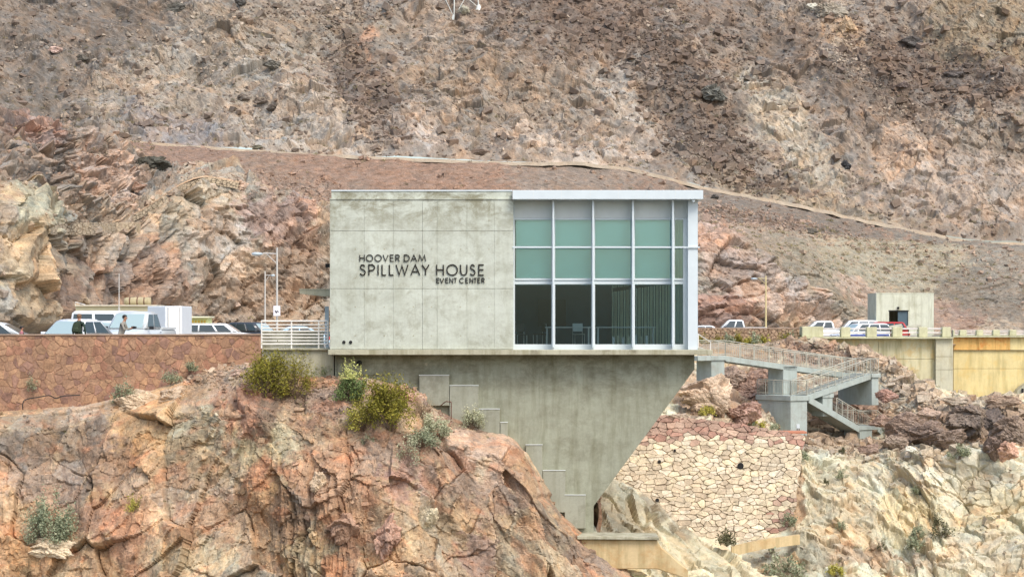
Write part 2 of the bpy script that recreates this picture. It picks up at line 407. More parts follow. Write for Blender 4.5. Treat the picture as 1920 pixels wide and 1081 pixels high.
# --- hillside: rock cut behind the parking, terraces and the dirt slope up to the bench road
hcols = [-330, 0, 60, 100, 150, 200, 260, 330, 380, 470, 540, 620, 960, 1080, 1180, 1250, 1310, 1400, 1500, 1580, 1640, 1760, 1920, 2260]
hY =    [160, 186, 192, 200, 210, 219, 228, 238, 243, 246, 248, 250, 255, 250, 246, 240, 236, 238, 243, 250, 255, 262, 272, 290]
hY = np.array(hY, float)
base_py = HY+F*1.95/hY
rock_py = np.array([330, 372, 390, 415, 438, 440, 432, 345, 340, 345, 375, 425, 445, 444, 442, 441, 440, 458, 500, 545, 585, 596, 600, 600], float)
ter_py = rock_py-np.array([8, 8, 10, 8, 8, 8, 8, 6, 6, 6, 6, 8, 8, 8, 8, 8, 8, 10, 12, 14, 16, 16, 16, 16])
up_py = np.array([190, 216, 232, 244, 258, 275, 305, 332, 328, 338, 365, 405, 420, 420, 419, 418, 418, 425, 440, 450, 470, 500, 520, 540], float)
r_py = road_line(np.array(hcols, float))
DIRT = [(185, 258), (600, 286), (960, 304), (1100, 304), (1310, 350), (1500, 384), (1700, 430), (1960, 455), (1960, 470), (1700, 452), (1500, 437), (1320, 415), (1200, 400), (900, 420), (620, 405), (560, 375), (470, 342), (400, 325), (340, 330), (290, 318), (240, 280)]
def disp_hill(X, V, px, py):
    n = fbm(px*.03, py*.03, 3, 12)*14
    dirt = boxblur(boxblur(inpoly(px+n, py+n*.6, DIRT).astype(float), 4, 0), 4, 1)
    rightsoft = sstep(1300, 1380, px)*sstep(1.0, .0, (py-(455+(px-1400)*.62+n))/14.)       # bushy slope on the right
    rock = (1-dirt)*(1-rightsoft*.8)
    wx = fbm(X/4, V/4, 4, 71)*.9; wv = fbm(X/4, V/4, 4, 72)*.9
    big = fbm(X/14, V/11, 4, 13)*2.3
    ang = np.where(px > 1100, -.9, .35)
    xr = X+V*ang; vr = V-X*.3*np.sign(ang)
    a1, e1, i1 = facets((xr+wx)/4.6, (vr+wv)/3.0, 51, 1.1)
    a2, e2, i2 = facets((xr+wx)/1.8, (vr+wv)/1.1, 52, 1.3)
    a3, e3, i3 = facets((xr+wx*.4)/.72, (vr+wv*.4)/.45, 53, 1.3)
    d = rock*(big+a1*1.15-sstep(.10, 0, e1)*.35+(a2*.42-sstep(.1, 0, e2)*.14+a3*.13)*(.55+.45*sstep(200, 420, px)))+(1-rock)*(fbm(X/7, V/5, 5, 15)*.55+a3*.07)
    # a near knob of rock at the far left
    d = d+sstep(150, 40, px)*sstep(330, 420, py)*1.6
    edge = sstep(0, 1.0, V)*.8+.2
    return d*edge*sstep(0, 2.5, V[-1:]-V), (rock, dirt, rightsoft, i1, i2, i3)
def col_hill(X, V, px, py, info):
    rock, dirt, rs, i1, i2, i3 = info
    base = lin(174, 144, 120)
    pt = [(60, 300, 170, 70, 10, (150, 122, 106), .9), (200, 330, 80, 50, 20, (198, 150, 124), .8), (60, 240, 60, 34, 20, (188, 128, 104), .8), (20, 235, 30, 30, 0, (130, 95, 80), .8),
          (40, 420, 60, 60, 0, (190, 168, 128), .85), (20, 500, 70, 80, 0, (206, 162, 112), .9), (30, 560, 60, 60, 0, (200, 158, 112), .8), (100, 540, 34, 80, -12, (128, 96, 82), .85), (135, 580, 20, 30, 0, (198, 158, 104), .9), (110, 470, 60, 40, 0, (166, 140, 116), .8),
          (240, 500, 110, 60, 15, (168, 122, 98), .8), (200, 470, 60, 30, 0, (176, 150, 130), .7), (330, 390, 60, 35, -15, (196, 158, 118), .75), (440, 380, 110, 30, 15, (190, 160, 128), .6),
          (420, 460, 60, 50, 60, (200, 170, 152), .85), (380, 440, 40, 60, 30, (196, 150, 118), .7), (520, 420, 80, 50, 30, (180, 132, 116), .85), (560, 500, 60, 70, 0, (166, 128, 104), .7), (460, 560, 110, 50, 0, (156, 120, 96), .7), (240, 570, 120, 40, 0, (160, 120, 98), .7),
          (300, 340, 60, 20, 20, (140, 118, 106), .6),
          (1360, 400, 100, 60, 20, (150, 120, 104), .5), (1350, 470, 90, 40, 20, (188, 138, 118), .85), (1450, 470, 80, 40, 20, (158, 130, 108), .8), (1400, 540, 100, 60, 40, (190, 148, 128), .85), (1340, 590, 60, 40, 0, (176, 118, 96), .85), (1520, 580, 90, 26, 38, (200, 158, 138), .85),
          (1560, 520, 130, 40, 30, (150, 130, 108), .8), (1700, 500, 190, 60, 10, (164, 146, 118), .8), (1620, 550, 70, 16, 30, (196, 152, 130), .7), (1850, 560, 110, 50, 20, (132, 112, 98), .85), (1770, 600, 60, 26, 0, (158, 112, 94), .6), (1880, 500, 60, 60, 20, (140, 124, 112), .7)]
    C = paint(px, py, base, pt, 5, 15, .022)
    dc = paint(px, py, lin(156, 116, 92), [(560, 340, 130, 50, 10, (148, 118, 100), .6), (330, 285, 120, 30, 5, (150, 108, 88), .6), (760, 320, 260, 40, 3, (160, 112, 86), .6), (1080, 330, 130, 40, 0, (150, 124, 108), .8), (1450, 410, 230, 45, 12, (132, 112, 100), .95), (1820, 450, 160, 26, 10, (134, 118, 106), .9)], 33, 12, .02)
    C = C*(1-dirt[..., None])+dc*dirt[..., None]
    r = rock[..., None]
    C = C*(1-r)+jitter(jitter(C, i1, .14, .10), i2, .16, .08)*r
    C = jitter(C, i3, .14, .05)
    L = C.mean(-1, keepdims=True); C = (L+(C-L)*.88)*np.array([1.13, 1.14, 1.08])
    return C
sheet('hillside', hcols, [(base_py, hY), (rock_py*.5+base_py*.5, hY+1.8), (rock_py, hY+4.2), (ter_py, hY+8), (up_py, np.minimum(hY+38, 285)), (r_py+1, 299.5), (r_py+2, 302)],
      .2, .15, disp_hill, col_hill, M['rock_mid'], (1.6, 1.3))
# bench road
def strip(name, line, Y0, wid, mat, rise=.05, px0=-300, px1=2250, n=160, kind='structure'):
    V = []; C = []
    pxs = np.linspace(px0, px1, n)
    for k in range(4):
        w = [-.25, 0, 1, 1.1][k]*wid; z = [-.5, 0, 0, -.3][k]
        P = np.array([list(at(p, line(p)+vn(np.array([p*.03]), np.array([3.]), 2)[0]*1.2, Y0)) for p in pxs]); P[:, 1] += w; P[:, 2] += rise*.62*(.3+.7*sstep(850, 1250, pxs))*(1+.9*fbm(pxs*.09, pxs*0, 5, 4))+z
        V.append(P)
    V = np.array(V); C = np.broadcast_to(np.array(lin(166, 151, 130)), V.shape)*rng.uniform(.9, 1.05, V.shape[:2])[..., None]
    return gridmesh(name, V, C, mat, kind=kind)
strip('bench_road', road_line, 299.6, 2.4, M['rock_far'], .5)
# --- cliff under the building (near, left)
ccols = [-330, 0, 90, 200, 235, 300, 380, 440, 500, 560, 620, 690, 760, 800, 830, 862, 900, 960, 1000, 1030, 1080, 1110, 1150, 1190, 1230]
ctop =  [772, 770, 766, 756, 745, 722, 700, 684, 684, 700, 712, 706, 728, 744, 760, 782, 800, 812, 858, 925, 985, 1015, 1050, 1078, 1110]
ctop = np.array(ctop, float)-4
ccols_a = np.array(ccols, float)
led = np.interp(ccols_a, [-330, 200, 300, 440, 560, 700, 830, 960, 1230], [30, 32, 50, 85, 95, 90, 55, 30, 20])
yt = np.interp(ccols_a, [-330, 300, 480, 620, 700, 900, 1060, 1230], [91.4, 91.4, 91.2, 90.4, 90.2, 90.3, 90.3, 90.4])
yl = yt-np.interp(ccols_a, [-330, 200, 440, 700, 900, 1230], [1.0, 1.4, 3.2, 3.6, 2.6, 1.6])
yb = yt-np.interp(ccols_a, [-330, 200, 700, 1000, 1230], [3.2, 3.8, 5.2, 3.6, 2.2])
botp = np.maximum(ctop+led+60, 1110)
def disp_cliff(X, V, px, py):
    wx = fbm(X/1.7, V/1.7, 5, 81)*.32; wv = fbm(X/1.7, V/1.7, 5, 82)*.32
    xr = X*.93+V*.30; vr = V*.93-X*.30
    big = fbm(X/3.6, V/4.2, 4, 83)*1.0
    a1, e1, i1 = facets((xr+wx)/2.3, (vr+wv)/2.9, 84, 1.0)
    a2, e2, i2 = facets((xr+wx)/.95, (vr+wv)/1.15, 85, 1.2)
    a3, e3, i3 = facets((xr+wx*.6)/.42, (vr+wv*.6)/.36, 86, 1.3)
    a4, e4, i4 = facets((X+wx*.3)/.17, (V+wv*.3)/.15, 87, 1.3)
    rough = sstep(-.25, .3, fbm(X/2.8+9, V/2.4, 3, 88))
    ck = sstep(-.05, .25, fbm(X/2.2+31, V/2.2, 3, 188)); d = big*.9+a1*.6-sstep(.045, 0, e1)*(.02+.20*ck)+(a2*.22-sstep(.06, 0, e2)*.09*ck)*(.35+.65*rough)+a3*.085*(.3+.7*rough)+a4*.026
    d += fbm(xr/.5, vr/1.6, 4, 89, .5, True)*.12*(.3+.7*rough)
    # steep vertical fractures low at the centre
    vf = sstep(470, 560, px)*sstep(700, 620, px)*sstep(840, 930, py)
    d += vf*fbm(X/.45, V/3.5, 4, 90, .6, True)*.35
    ed = sstep(5.2, 8.6, V)*.72+.28
    lump = np.exp(-((px-285)/60)**2-((py-735)/40)**2)
    return (d*(1-.9*lump)-.5)*ed*sstep(0, 1.4, X.max()-X), (rough, i1, i2, i3, i4)
def col_cliff(X, V, px, py, info):
    rough, i1, i2, i3, i4 = info
    base = lin(190, 154, 116)
    pt = [(60, 860, 130, 60, 0, (172, 140, 118), .85), (90, 900, 90, 50, 10, (176, 150, 134), .8), (170, 800, 70, 60, 30, (176, 164, 152), .8), (205, 850, 60, 70, 10, (150, 118, 100), .8),
          (280, 780, 70, 70, 10, (206, 158, 98), .95), (350, 830, 70, 60, 20, (202, 164, 110), .9), (330, 870, 60, 45, 0, (160, 134, 100), .7), (400, 760, 34, 40, 20, (206, 196, 158), .9), (430, 730, 40, 50, 40, (196, 124, 88), .9), (460, 790, 60, 40, 50, (200, 122, 84), .85),
          (490, 840, 45, 60, 50, (212, 190, 136), .9), (540, 880, 50, 60, 60, (208, 180, 126), .8), (480, 880, 30, 40, 40, (196, 116, 78), .7), (560, 750, 60, 50, 20, (176, 132, 98), .7), (620, 740, 60, 60, 0, (152, 108, 88), .8),
          (330, 950, 100, 60, 0, (198, 154, 120), .8), (200, 1000, 60, 70, -20, (150, 102, 80), .9), (120, 1040, 110, 40, 0, (196, 158, 112), .8), (30, 980, 60, 60, 0, (202, 158, 110), .8), (370, 1050, 90, 40, 0, (204, 186, 146), .8), (240, 1010, 30, 60, 0, (176, 118, 84), .7),
          (560, 960, 60, 60, 70, (150, 126, 108), .8), (610, 900, 80, 60, 30, (184, 130, 96), .8), (620, 1040, 90, 40, 0, (210, 180, 128), .8), (700, 980, 90, 60, 0, (186, 138, 98), .8), (640, 1060, 36, 50, 0, (208, 128, 78), .8), (690, 850, 60, 60, 0, (190, 136, 104), .7),
          (780, 900, 60, 60, 30, (184, 132, 124), .8), (860, 880, 90, 60, 30, (168, 130, 108), .85), (940, 870, 70, 60, 50, (190, 146, 116), .85), (900, 820, 80, 26, 25, (200, 156, 128), .9), (960, 950, 90, 60, 40, (158, 128, 112), .85), (820, 990, 110, 60, 10, (186, 156, 116), .85),
          (1000, 1020, 70, 60, 40, (196, 166, 122), .85), (1010, 980, 22, 40, 30, (208, 148, 92), .8), (900, 1050, 40, 50, 0, (160, 120, 112), .8), (1120, 1050, 50, 40, 40, (160, 126, 108), .8), (1060, 970, 40, 40, 50, (150, 130, 112), .8),
          (420, 690, 80, 40, 10, (190, 164, 142), .7), (500, 770, 34, 50, 20, (110, 84, 74), .8), (740, 720, 70, 24, 30, (196, 128, 96), .9), (800, 750, 50, 24, 40, (190, 130, 104), .8)]
    C = paint(px, py, base, pt, 15, 20, .02, .66, .90)
    C = (C*.72+np.array(lin(186, 154, 120))*.24)*1.0
    n = fbm(X/.9, V/1.2, 5, 44)[..., None]
    C = C*(1+.25*n*np.array([1.0, .9, .75]))
    s = sstep(.12, .35, fbm(X/1.3+5, V/.8, 5, 46))[..., None]; C = C*(1-.4*s)+np.array(lin(190, 136, 104))*.4*s
    s = sstep(.2, .4, fbm(X/1.0+15, V/1.5, 5, 47))[..., None]; C = C*(1-.35*s)+np.array(lin(206, 186, 150))*.35*s
    s = sstep(.18, .38, fbm(X/.6+25, V/1.7, 5, 48))[..., None]; C = C*(1-.3*s)+np.array(lin(130, 98, 78))*.3*s
    return jitter(jitter(jitter(C, i1, .12, .08), i2, .14, .08), i4, .12, .05)
sheet('cliff', ccols, [(ctop+10, yt+5.5, .12), (ctop, yt+.2), (ctop+led, yl), ((ctop+led)*.45+botp*.55, yl*.4+yb*.6), (botp, yb), (botp+150, yb-1.2, .1)],
      .042, .040, disp_cliff, col_cliff, M['rock_near'], (.5, .35))

# --- knoll of pale rock right behind the foot of the pier
kcols = [1010, 1080, 1140, 1165, 1200, 1235, 1270, 1320, 1390, 1440, 1500, 1560]
ktop = np.array([900, 890, 885, 893, 908, 935, 975, 1012, 1040, 1085, 1140, 1200], float)-6
def disp_knoll(X, V, px, py):
    wx = fbm(X/2, V/2, 3, 181)*.6
    xr = X*.6+V*.8; vr = V*.6-X*.8
    a1, e1, i1 = facets((xr+wx)/3.2, (vr+wx)/1.3, 184, 1.0)
    a2, e2, i2 = facets((xr+wx)/1.3, (vr+wx)/.6, 185, 1.2)
    a3, e3, i3 = facets(X/.4, V/.3, 186, 1.2)
    return (fbm(X/3, V/3, 4, 183)*.6+a1*.5-sstep(.07, 0, e1)*.2+a2*.2+a3*.06-.5)*(sstep(0, .8, V)*.7+.3), (i1, i2, i3)
def col_knoll(X, V, px, py, info):
    pt = [(1200, 900, 60, 30, 45, (196, 182, 154), .8), (1290, 990, 120, 18, 48, (150, 128, 102), .7), (1170, 980, 60, 50, 0, (184, 168, 140), .7), (1330, 1050, 110, 40, 20, (206, 188, 152), .8), (1150, 1075, 70, 30, 0, (216, 192, 140), .9)]
    C = paint(px, py, lin(212, 194, 160), pt, 25, 14, .02, .80, .95)
    s = sstep(.15, .4, fbm((X+V)/.8, (V-X)/2.2, 4, 49))[..., None]; C = C*(1-.25*s)+np.array(lin(160, 138, 108))*.25*s
    return jitter(jitter(C, info[1], .12, .05), info[2], .1, .04)
sheet('pale_knoll', kcols, [(ktop+12, 108, .3), (ktop, 103.5), (ktop*.5+1100*.5, 101), (np.maximum(ktop+20, 1110), 98.5), (1260, 96, .3)],
      .07, .07, disp_knoll, col_knoll, M['rock_pale'], (.7, .5))

# --- rock slope on the right, below the stairs and the dam
bcols = [1040, 1180, 1260, 1310, 1360, 1430, 1500, 1560, 1600, 1640, 1700, 1780, 1850, 1920, 2300]
b1 = np.array([648, 648, 648, 648, 648, 646, 642, 645, 652, 664, 702, 744, 748, 752, 760], float)
b1Y = np.array([164, 164, 164, 164, 164, 163, 162, 160, 159, 158, 156, 153, 152, 152, 152], float)
b2 = np.array([700, 700, 700, 700, 700, 705, 715, 725, 728, 732, 744, 765, 770, 775, 780], float)
b2Y = b1Y-np.array([7, 7, 7, 7, 7, 5, 3.5, 2.5, 1.5, 1, 2, 6, 6, 6, 6])
b3 = np.array([778, 780, 782, 786, 792, 804, 818, 822, 822, 822, 822, 820, 824, 830, 840], float)
b3Y = np.array([141, 141, 141, 141, 141.5, 146, 151.5, 152, 153, 153, 149, 143, 142, 142, 142], float)
b4 = np.array([800, 802, 805, 808, 815, 824, 834, 846, 850, 848, 850, 855, 860, 868, 880], float)
b4Y = np.array([139.4, 139.4, 139.4, 139.4, 139.6, 140.2, 140.6, 141, 141, 141, 139, 137, 136, 136, 136])
b5 = np.array([1015, 1015, 1015, 1015, 1015, 1015, 965, 955, 950, 950, 950, 950, 955, 960, 970], float)
b5Y = np.array([134.5, 134.5, 134.5, 134.5, 134.5, 134.5, 135.5, 135.5, 135.5, 135.5, 135.5, 135, 134.5, 134, 134], float)
b6 = np.maximum(b5+30, 1100)
b6Y = b5Y-np.array([4]*6+[5.5]*9)
def disp_slope(X, V, px, py):
    wx = fbm(X/2.6, V/2.6, 5, 281)*.7; wv = fbm(X/2.6, V/2.6, 5, 282)*.7
    a1, e1, i1 = facets((X+V*.3+wx)/3.0, (V-X*.2+wv)/2.0, 284, 1.0)
    a2, e2, i2 = facets((X+wx)/1.25, (V+wv)/.85, 285, 1.2)
    a3, e3, i3 = facets((X+wx*.3)/.5, (V+wv*.3)/.38, 286, 1.2)
    low = sstep(826, 870, py)*sstep(1478, 1500, px)
    redr = sstep(1460, 1385, px)*sstep(655, 690, py)*sstep(805, 780, py)
    rock = np.maximum(low, redr)
    scree = (1-rock)
    d = rock*(fbm(X/5, V/5, 5, 283)*1.15+a1*.55-sstep(.05, 0, e1)*.14+a2*.26-sstep(.07, 0, e2)*.08+a3*.09-.35)+scree*(fbm(X/3, V/3, 4, 287)*.3+a3*.10)
    under = sstep(1495, 1470, px)*sstep(800, 812, py)*sstep(1048, 1030, py)      # the paved face covers this
    d = d*(1-under)-under*.55
    return d*(sstep(0, .8, V)*.8+.2), (rock, i1, i2, i3)
def col_slope(X, V, px, py, info):
    rock, i1, i2, i3 = info
    pt = [(1400, 740, 90, 60, 0, (172, 136, 110), .9), (1320, 740, 60, 50, 0, (184, 142, 110), .8), (1460, 700, 60, 26, 0, (150, 112, 94), .8), (1400, 652, 170, 24, 0, (164, 136, 112), .9), (1550, 670, 90, 20, 10, (178, 138, 116), .8), (1620, 660, 60, 18, 20, (172, 144, 122), .7),
          (1560, 760, 90, 50, 10, (148, 112, 92), .8), (1640, 780, 60, 40, 0, (168, 120, 98), .7), (1700, 720, 90, 30, 36, (206, 184, 158), .8), (1740, 770, 110, 26, 20, (198, 176, 152), .6), (1850, 800, 120, 40, 0, (140, 112, 92), .8), (1600, 840, 140, 22, 5, (168, 142, 118), .8),
          (1560, 810, 60, 20, 0, (158, 136, 108), .7), (1640, 890, 130, 40, 10, (214, 200, 170), .8), (1800, 900, 150, 60, 5, (216, 202, 176), .8), (1700, 960, 60, 50, 20, (216, 190, 140), .8), (1580, 960, 80, 50, 30, (196, 176, 144), .7), (1880, 960, 90, 50, 0, (212, 190, 146), .7),
          (1620, 1040, 140, 30, 5, (196, 160, 126), .85), (1860, 1040, 120, 40, 0, (206, 186, 156), .7), (1500, 1030, 60, 40, 0, (186, 170, 140), .7), (1420, 1060, 100, 40, 0, (176, 158, 130), .8), (1490, 930, 20, 60, 0, (176, 130, 90), .8)]
    C = paint(px, py, lin(220, 204, 170), pt, 35, 14, .022, .80, .90)
    s = sstep(.15, .4, fbm(X/1.6+5, V/1.1, 5, 146))[..., None]; C = C*(1-.45*s)+np.array(lin(196, 158, 112))*.45*s
    s = sstep(.2, .42, fbm(X/1.2+35, V/1.0, 5, 147))[..., None]; C = C*(1-.4*s)+np.array(lin(168, 150, 124))*.4*s
    return jitter(jitter(jitter(C, i1, .06, .05), i2, .09, .05), i3, .10, .04)
sheet('rock_slope', bcols, [(b1-1, b1Y+5), (b1, b1Y), (b2, b2Y), (b3, b3Y), (b4, b4Y), (b5, b5Y), (b6, b6Y), (b6+170, b6Y-3, .25)],
      .072, .066, disp_slope, col_slope, M['rock_pale'], (.9, .6))

# --- parking ground
M['asphalt'] = plain('worn_asphalt', lin(150, 140, 128), .9, 0, .12, .6, .2)
gb = MB()
gx0, gx1 = -90., 125.
gb.add([(gx0, 92.6, -1.52), (3.6, 92.6, -1.52), (3.9, 99, -1.56), (5.5, 136, -1.8), (5.9, 163.5, -1.96), (31.5, 168, -1.96), (36.6, 189.6, -1.96), (gx1, 189.6, -1.97), (gx1, 330, -2.0), (gx0, 330, -2.0)], [(0, 1, 2, 3, 4, 5, 6, 7, 8, 9)])
o = gb.build('parking_ground', M['asphalt']); o['kind'] = 'structure'
# rock bank that carries the parking behind the house
yy = np.linspace(94.5, 141, 300); zz = np.linspace(-1.50, -16, 100); YY, ZZ = np.meshgrid(yy, zz)
a1, e1, i1 = facets(YY/2.6, ZZ/2.0, 901, 1.0); a2, e2, i2 = facets(YY/.9, ZZ/.8, 902, 1.1)
XX = np.interp(YY, [94.5, 99, 136, 141], [3.7, 3.9, 5.5, 5.7])-.1+(fbm(YY/4, ZZ/4, 4, 903)*.5+a1*.4+a2*.15-.5)*sstep(-1.5, -2.6, ZZ)
Cb = jitter(jitter(np.broadcast_to(np.array(lin(172, 142, 116))*.85, YY.shape+(3,)).copy(), i1, .12, .05), i2, .12, .05)
gridmesh('rock_bank', np.stack([XX, YY, ZZ], -1), Cb, M['rock_mid'])
# far lower ground so nothing is open below
gl = MB().box(-260, 330, 60, 520, -31, -30); o = gl.build('canyon_floor', M['asphalt']); o['kind'] = 'structure'

# --- loose stones, joined: nobody could count them
def mk(poly_list, w=1.0, base=0.0):
    def f(px, py, X, V):
        m = np.full(px.shape, base)
        for (cx, cy, rx, ry, a, s) in poly_list:
            dx = px-cx; dy = py-cy; aa = R(a)
            e = np.sqrt(((dx*math.cos(aa)+dy*math.sin(aa))/rx)**2+((-dx*math.sin(aa)+dy*math.cos(aa))/ry)**2)
            m = m+s*sstep(1.2, .6, e+fbm(px*.03, py*.03, 2, 3)*.4)
        return np.maximum(m, 0)
    return f
def cshift(mul, amt=.3, toward=None, k=.5):
    def f(px, py, C, r, n):
        c = C*mul*(1+r.uniform(-amt, amt, (n, 1)))
        if toward is not None: c = c*(1-k)+np.array(lin(*toward))*k*(1+r.uniform(-amt, amt, (n, 1)))
        return np.clip(c, .015, .8)
    return f
scatter('scree', 'mountain', 15000, mk([(1290, 200, 80, 190, -38, 5), (1180, 60, 330, 90, 15, 2.5), (1720, 130, 230, 90, 20, 3), (680, 170, 50, 150, -25, 3.5), (1400, 320, 130, 40, 15, 3.5), (620, 20, 160, 40, 0, 2)], 1, .5),
        (.13, .85), cshift(.8, .28, (130, 113, 100), .5), M['rock_far'], seed=3, power=2.2, tilt=.5)
scatter('pale_scree', 'mountain', 5500, mk([(1580, 100, 60, 24, 10, 9), (1640, 170, 120, 22, 40, 9), (350, 120, 330, 110, 0, .8), (1560, 10, 40, 20, 0, 6)], 1, .5),
        (.10, .42), cshift(1.15, .15, (188, 172, 152), .5), M['rock_far'], seed=4, power=2.6)
scatter('slope_rubble', 'hillside', 8000, mk([(470, 345, 200, 30, 10, 3), (600, 380, 90, 40, 20, 3), (1400, 410, 120, 20, 8, 5), (1500, 430, 300, 20, 12, 2), (60, 310, 200, 70, 0, 1.6), (220, 400, 160, 30, 0, 2), (1700, 500, 250, 70, 0, .6)], 1, .25),
        (.09, .5), cshift(.95, .35, (178, 150, 130), .45), M['rock_mid'], seed=5, power=2.3)
scatter('talus', 'rock_slope', 7500, mk([(1560, 668, 110, 22, 10, 5), (1700, 720, 110, 24, 38, 3.5), (1560, 780, 140, 40, 0, 1.5), (1600, 840, 200, 20, 3, 2.5), (1850, 790, 140, 50, 0, 3), (1380, 790, 120, 16, 5, 4)], 1, .12),
        (.07, .5), cshift(.92, .3, (176, 150, 128), .35), M['rock_mid'], seed=6, power=2.0)
scatter('cliff_rubble', 'cliff', 5000, mk([(400, 700, 110, 30, 10, 4), (620, 740, 130, 60, 10, 2), (540, 900, 240, 150, 30, .4), (800, 750, 80, 40, 35, 1.6)], 1, .12),
        (.03, .20), cshift(1.0, .25), M['rock_near'], seed=7, power=2.2, sink=.35)
# ---------------------------------------------------------------- the house on its pier
FY = 90.0
def PX(px, Y=FY): return (px-CX)/F*Y
def PZ(py, Y=FY): return (HY-py)/F*Y
M['wall_con'] = concrete('board_marked_concrete', lin(198, 203, 189), lin(112, 104, 72), top=(PZ(440), PZ(376)), streak=.35, stain_amt=.75)
M['pier_con'] = concrete('pier_concrete', lin(156, 158, 138), lin(96, 90, 66), top=(PZ(770), PZ(662)), streak=.75, stain_amt=.65)
M['slab_con'] = concrete('slab_concrete', lin(178, 174, 150), lin(100, 92, 72), streak=.9, stain_amt=.6)
M['step_con'] = concrete('step_concrete', lin(156, 157, 140), lin(100, 95, 74), streak=.5, stain_amt=.4)
M['alu'] = plain('pale_painted_metal', lin(206, 216, 218), .38, 0, .04, 2)
M['panel_grey'] = plain('pale_grey_panel', lin(216, 221, 217), .5, 0, .05, 2)
M['col_blue'] = plain('blue_grey_cladding', lin(172, 186, 192), .5, 0, .04, 2)
M['dark'] = plain('dark_void', lin(22, 22, 22), .8, 0, .1)
M['letter'] = plain('dark_bronze_letter', lin(38, 34, 26), .45, .3, .1)
def glassmat(name, tint, refl=.10, alpha=.75):
    m = bpy.data.materials.new(name); m.use_nodes = True; t = m.node_tree; t.nodes.clear()
    out = N(t, 'ShaderNodeOutputMaterial'); tr = N(t, 'ShaderNodeBsdfTransparent'); gl = N(t, 'ShaderNodeBsdfGlossy'); mx = N(t, 'ShaderNodeMixShader')
    fr = N(t, 'ShaderNodeFresnel'); fr.inputs[0].default_value = 1.5
    tr.inputs[0].default_value = (*tint, 1); gl.inputs['Roughness'].default_value = .02; gl.inputs[0].default_value = (.72, .92, 1.0, 1)
    ad = N(t, 'ShaderNodeMath', operation='ADD'); ad.inputs[1].default_value = refl
    t.links.new(fr.outputs[0], ad.inputs[0]); t.links.new(ad.outputs[0], mx.inputs[0])
    t.links.new(tr.outputs[0], mx.inputs[1]); t.links.new(gl.outputs[0], mx.inputs[2]); t.links.new(mx.outputs[0], out.inputs[0]); return m
M['glass'] = glassmat('green_tinted_glass', (.78, .92, .90), .07)
M['glass_low'] = glassmat('clear_grey_glass', (.78, .86, .88), .0)
house = thing('event_house', 'pale concrete and glass event house standing on a tapering pier above the cliff', 'building', (PX(960), FY, PZ(655)))
HL = Vector(house.location)
def hp(b, name, mat, **kw):      # a part of the house, built in world coordinates
    o = b.build(name, mat, house, **kw); o.matrix_parent_inverse = Matrix.Translation(-HL); return o
# solid volume of the closed half, behind the facing panels
D = 9.5
hp(pbox(619, 374.5, 961, 655, FY+.06, FY+D), 'wall_core', M['dark'] if False else M['wall_con'])
hp(pbox(621.5, 358.5, 960.5, 374, FY+.05, FY+D), 'parapet_band', M['wall_con'])
hp(pbox(621, 356, 960.5, 358.4, FY+.02, FY+D+.02), 'parapet_cap', M['alu'])
hp(pbox(618, 371.6, 960.5, 374.2, FY-.03, FY+.045), 'drip_ledge', M['wall_con'])
vx = [618.5, 683, 737.5, 792, 819.7, 875.5, 926.8, 962.5]; vy = [374.8, 433, 541, 654.6]
for j in range(3):
    for i in range(7):
        gx = .16 if abs(vx[i]-792) > 1 else .42; g2 = .16 if abs(vx[i+1]-792) > 1 else .42
        a, b_ = vx[i]+(gx*.5 if i else 0), vx[i+1]-(g2*.5 if i < 6 else 0)
        hp(pbox(a, vy[j]+(.3 if j else 0), b_, vy[j+1]-.3, FY+rng.uniform(-.003, .003), FY+.055), 'concrete_panel', M['wall_con'], bevel=.006)
tb = MB()
for px in (666, 720.6, 775, 809, 863.6, 916.8):
    for py in (413, 467, 575, 629): tb.lathe([(.026, 0), (.026, .008), (.012, .006)], (PX(px), FY-.012, PZ(py)), 8, 'y')
for px in (666, 916.8): tb.lathe([(.022, 0), (.022, .008)], (PX(px), FY-.012, PZ(521)), 8, 'y')
hp(tb, 'tie_hole_plugs', M['slab_con'])['kind'] = 'stuff'
for px in (645, 657.5):
    b = MB(); b.lathe([(.065, -.02), (.065, .0), (.05, .0), (.05, -.015)], (PX(px), FY-.01, PZ(641)), 14, 'y'); b.box(PX(px)-.03, PX(px)+.03, FY-.028, FY-.012, PZ(641)-.07, PZ(641)-.02)
    hp(b, 'vent_hole', M['dark'])
# floor slab with its drip edge
hp(pbox(615, 655.4, 1336, 665, FY-.22, FY+D+.3), 'floor_slab', M['slab_con'], bevel=.015)
# pier: a wall that tapers down to a foot
pf = FY+.75
prof = [(628, 665), (1302, 665), (1302, 692), (1113, 948), (1113, 1001), (1020, 1001), (940, 900), (628, 800)]
b = MB(); b.prism([at(x, y, pf) for x, y in prof], [at(x, y, pf)+Vector((0, 4.6, 0)) for x, y in prof]); hp(b, 'pier', M['pier_con'])
b = MB(); zs = PZ(1001, pf)
b.box(PX(1048, pf), PX(1122, pf), pf-.3, pf+5, zs-.9, zs); hp(b, 'pier_footing', M['slab_con'], bevel=.03)
for (x0, y0, x1, y1) in [(786, 703, 842, 760), (843, 722, 897, 800), (898, 766, 937, 830), (938, 791, 952, 830), (986, 833, 1017, 930), (1018, 881, 1060, 960), (1059, 927, 1098, 990)]:
    hp(pbox(x0, y0, x1, y1, pf-.20, pf+.02), 'footing_step', M['step_con'], bevel=.012)
    hp(pbox(x0-.4, y0-.7, x1+.4, y0+.5, pf-.225, pf-.195), 'step_edge_highlight', M['panel_grey'])  # pale strip paints a highlight along the step's top edge
hp(pbox(633, 672, 735, 703, pf-.05, pf+.02), 'pier_infill_panel', M['pier_con'], bevel=.01)
b = MB(); b.lathe([(.11, -.05), (.11, .02), (.07, .02)], (PX(674, pf), pf-.06, PZ(680, pf)), 12, 'y'); hp(b, 'drain_mouth', M['dark'])
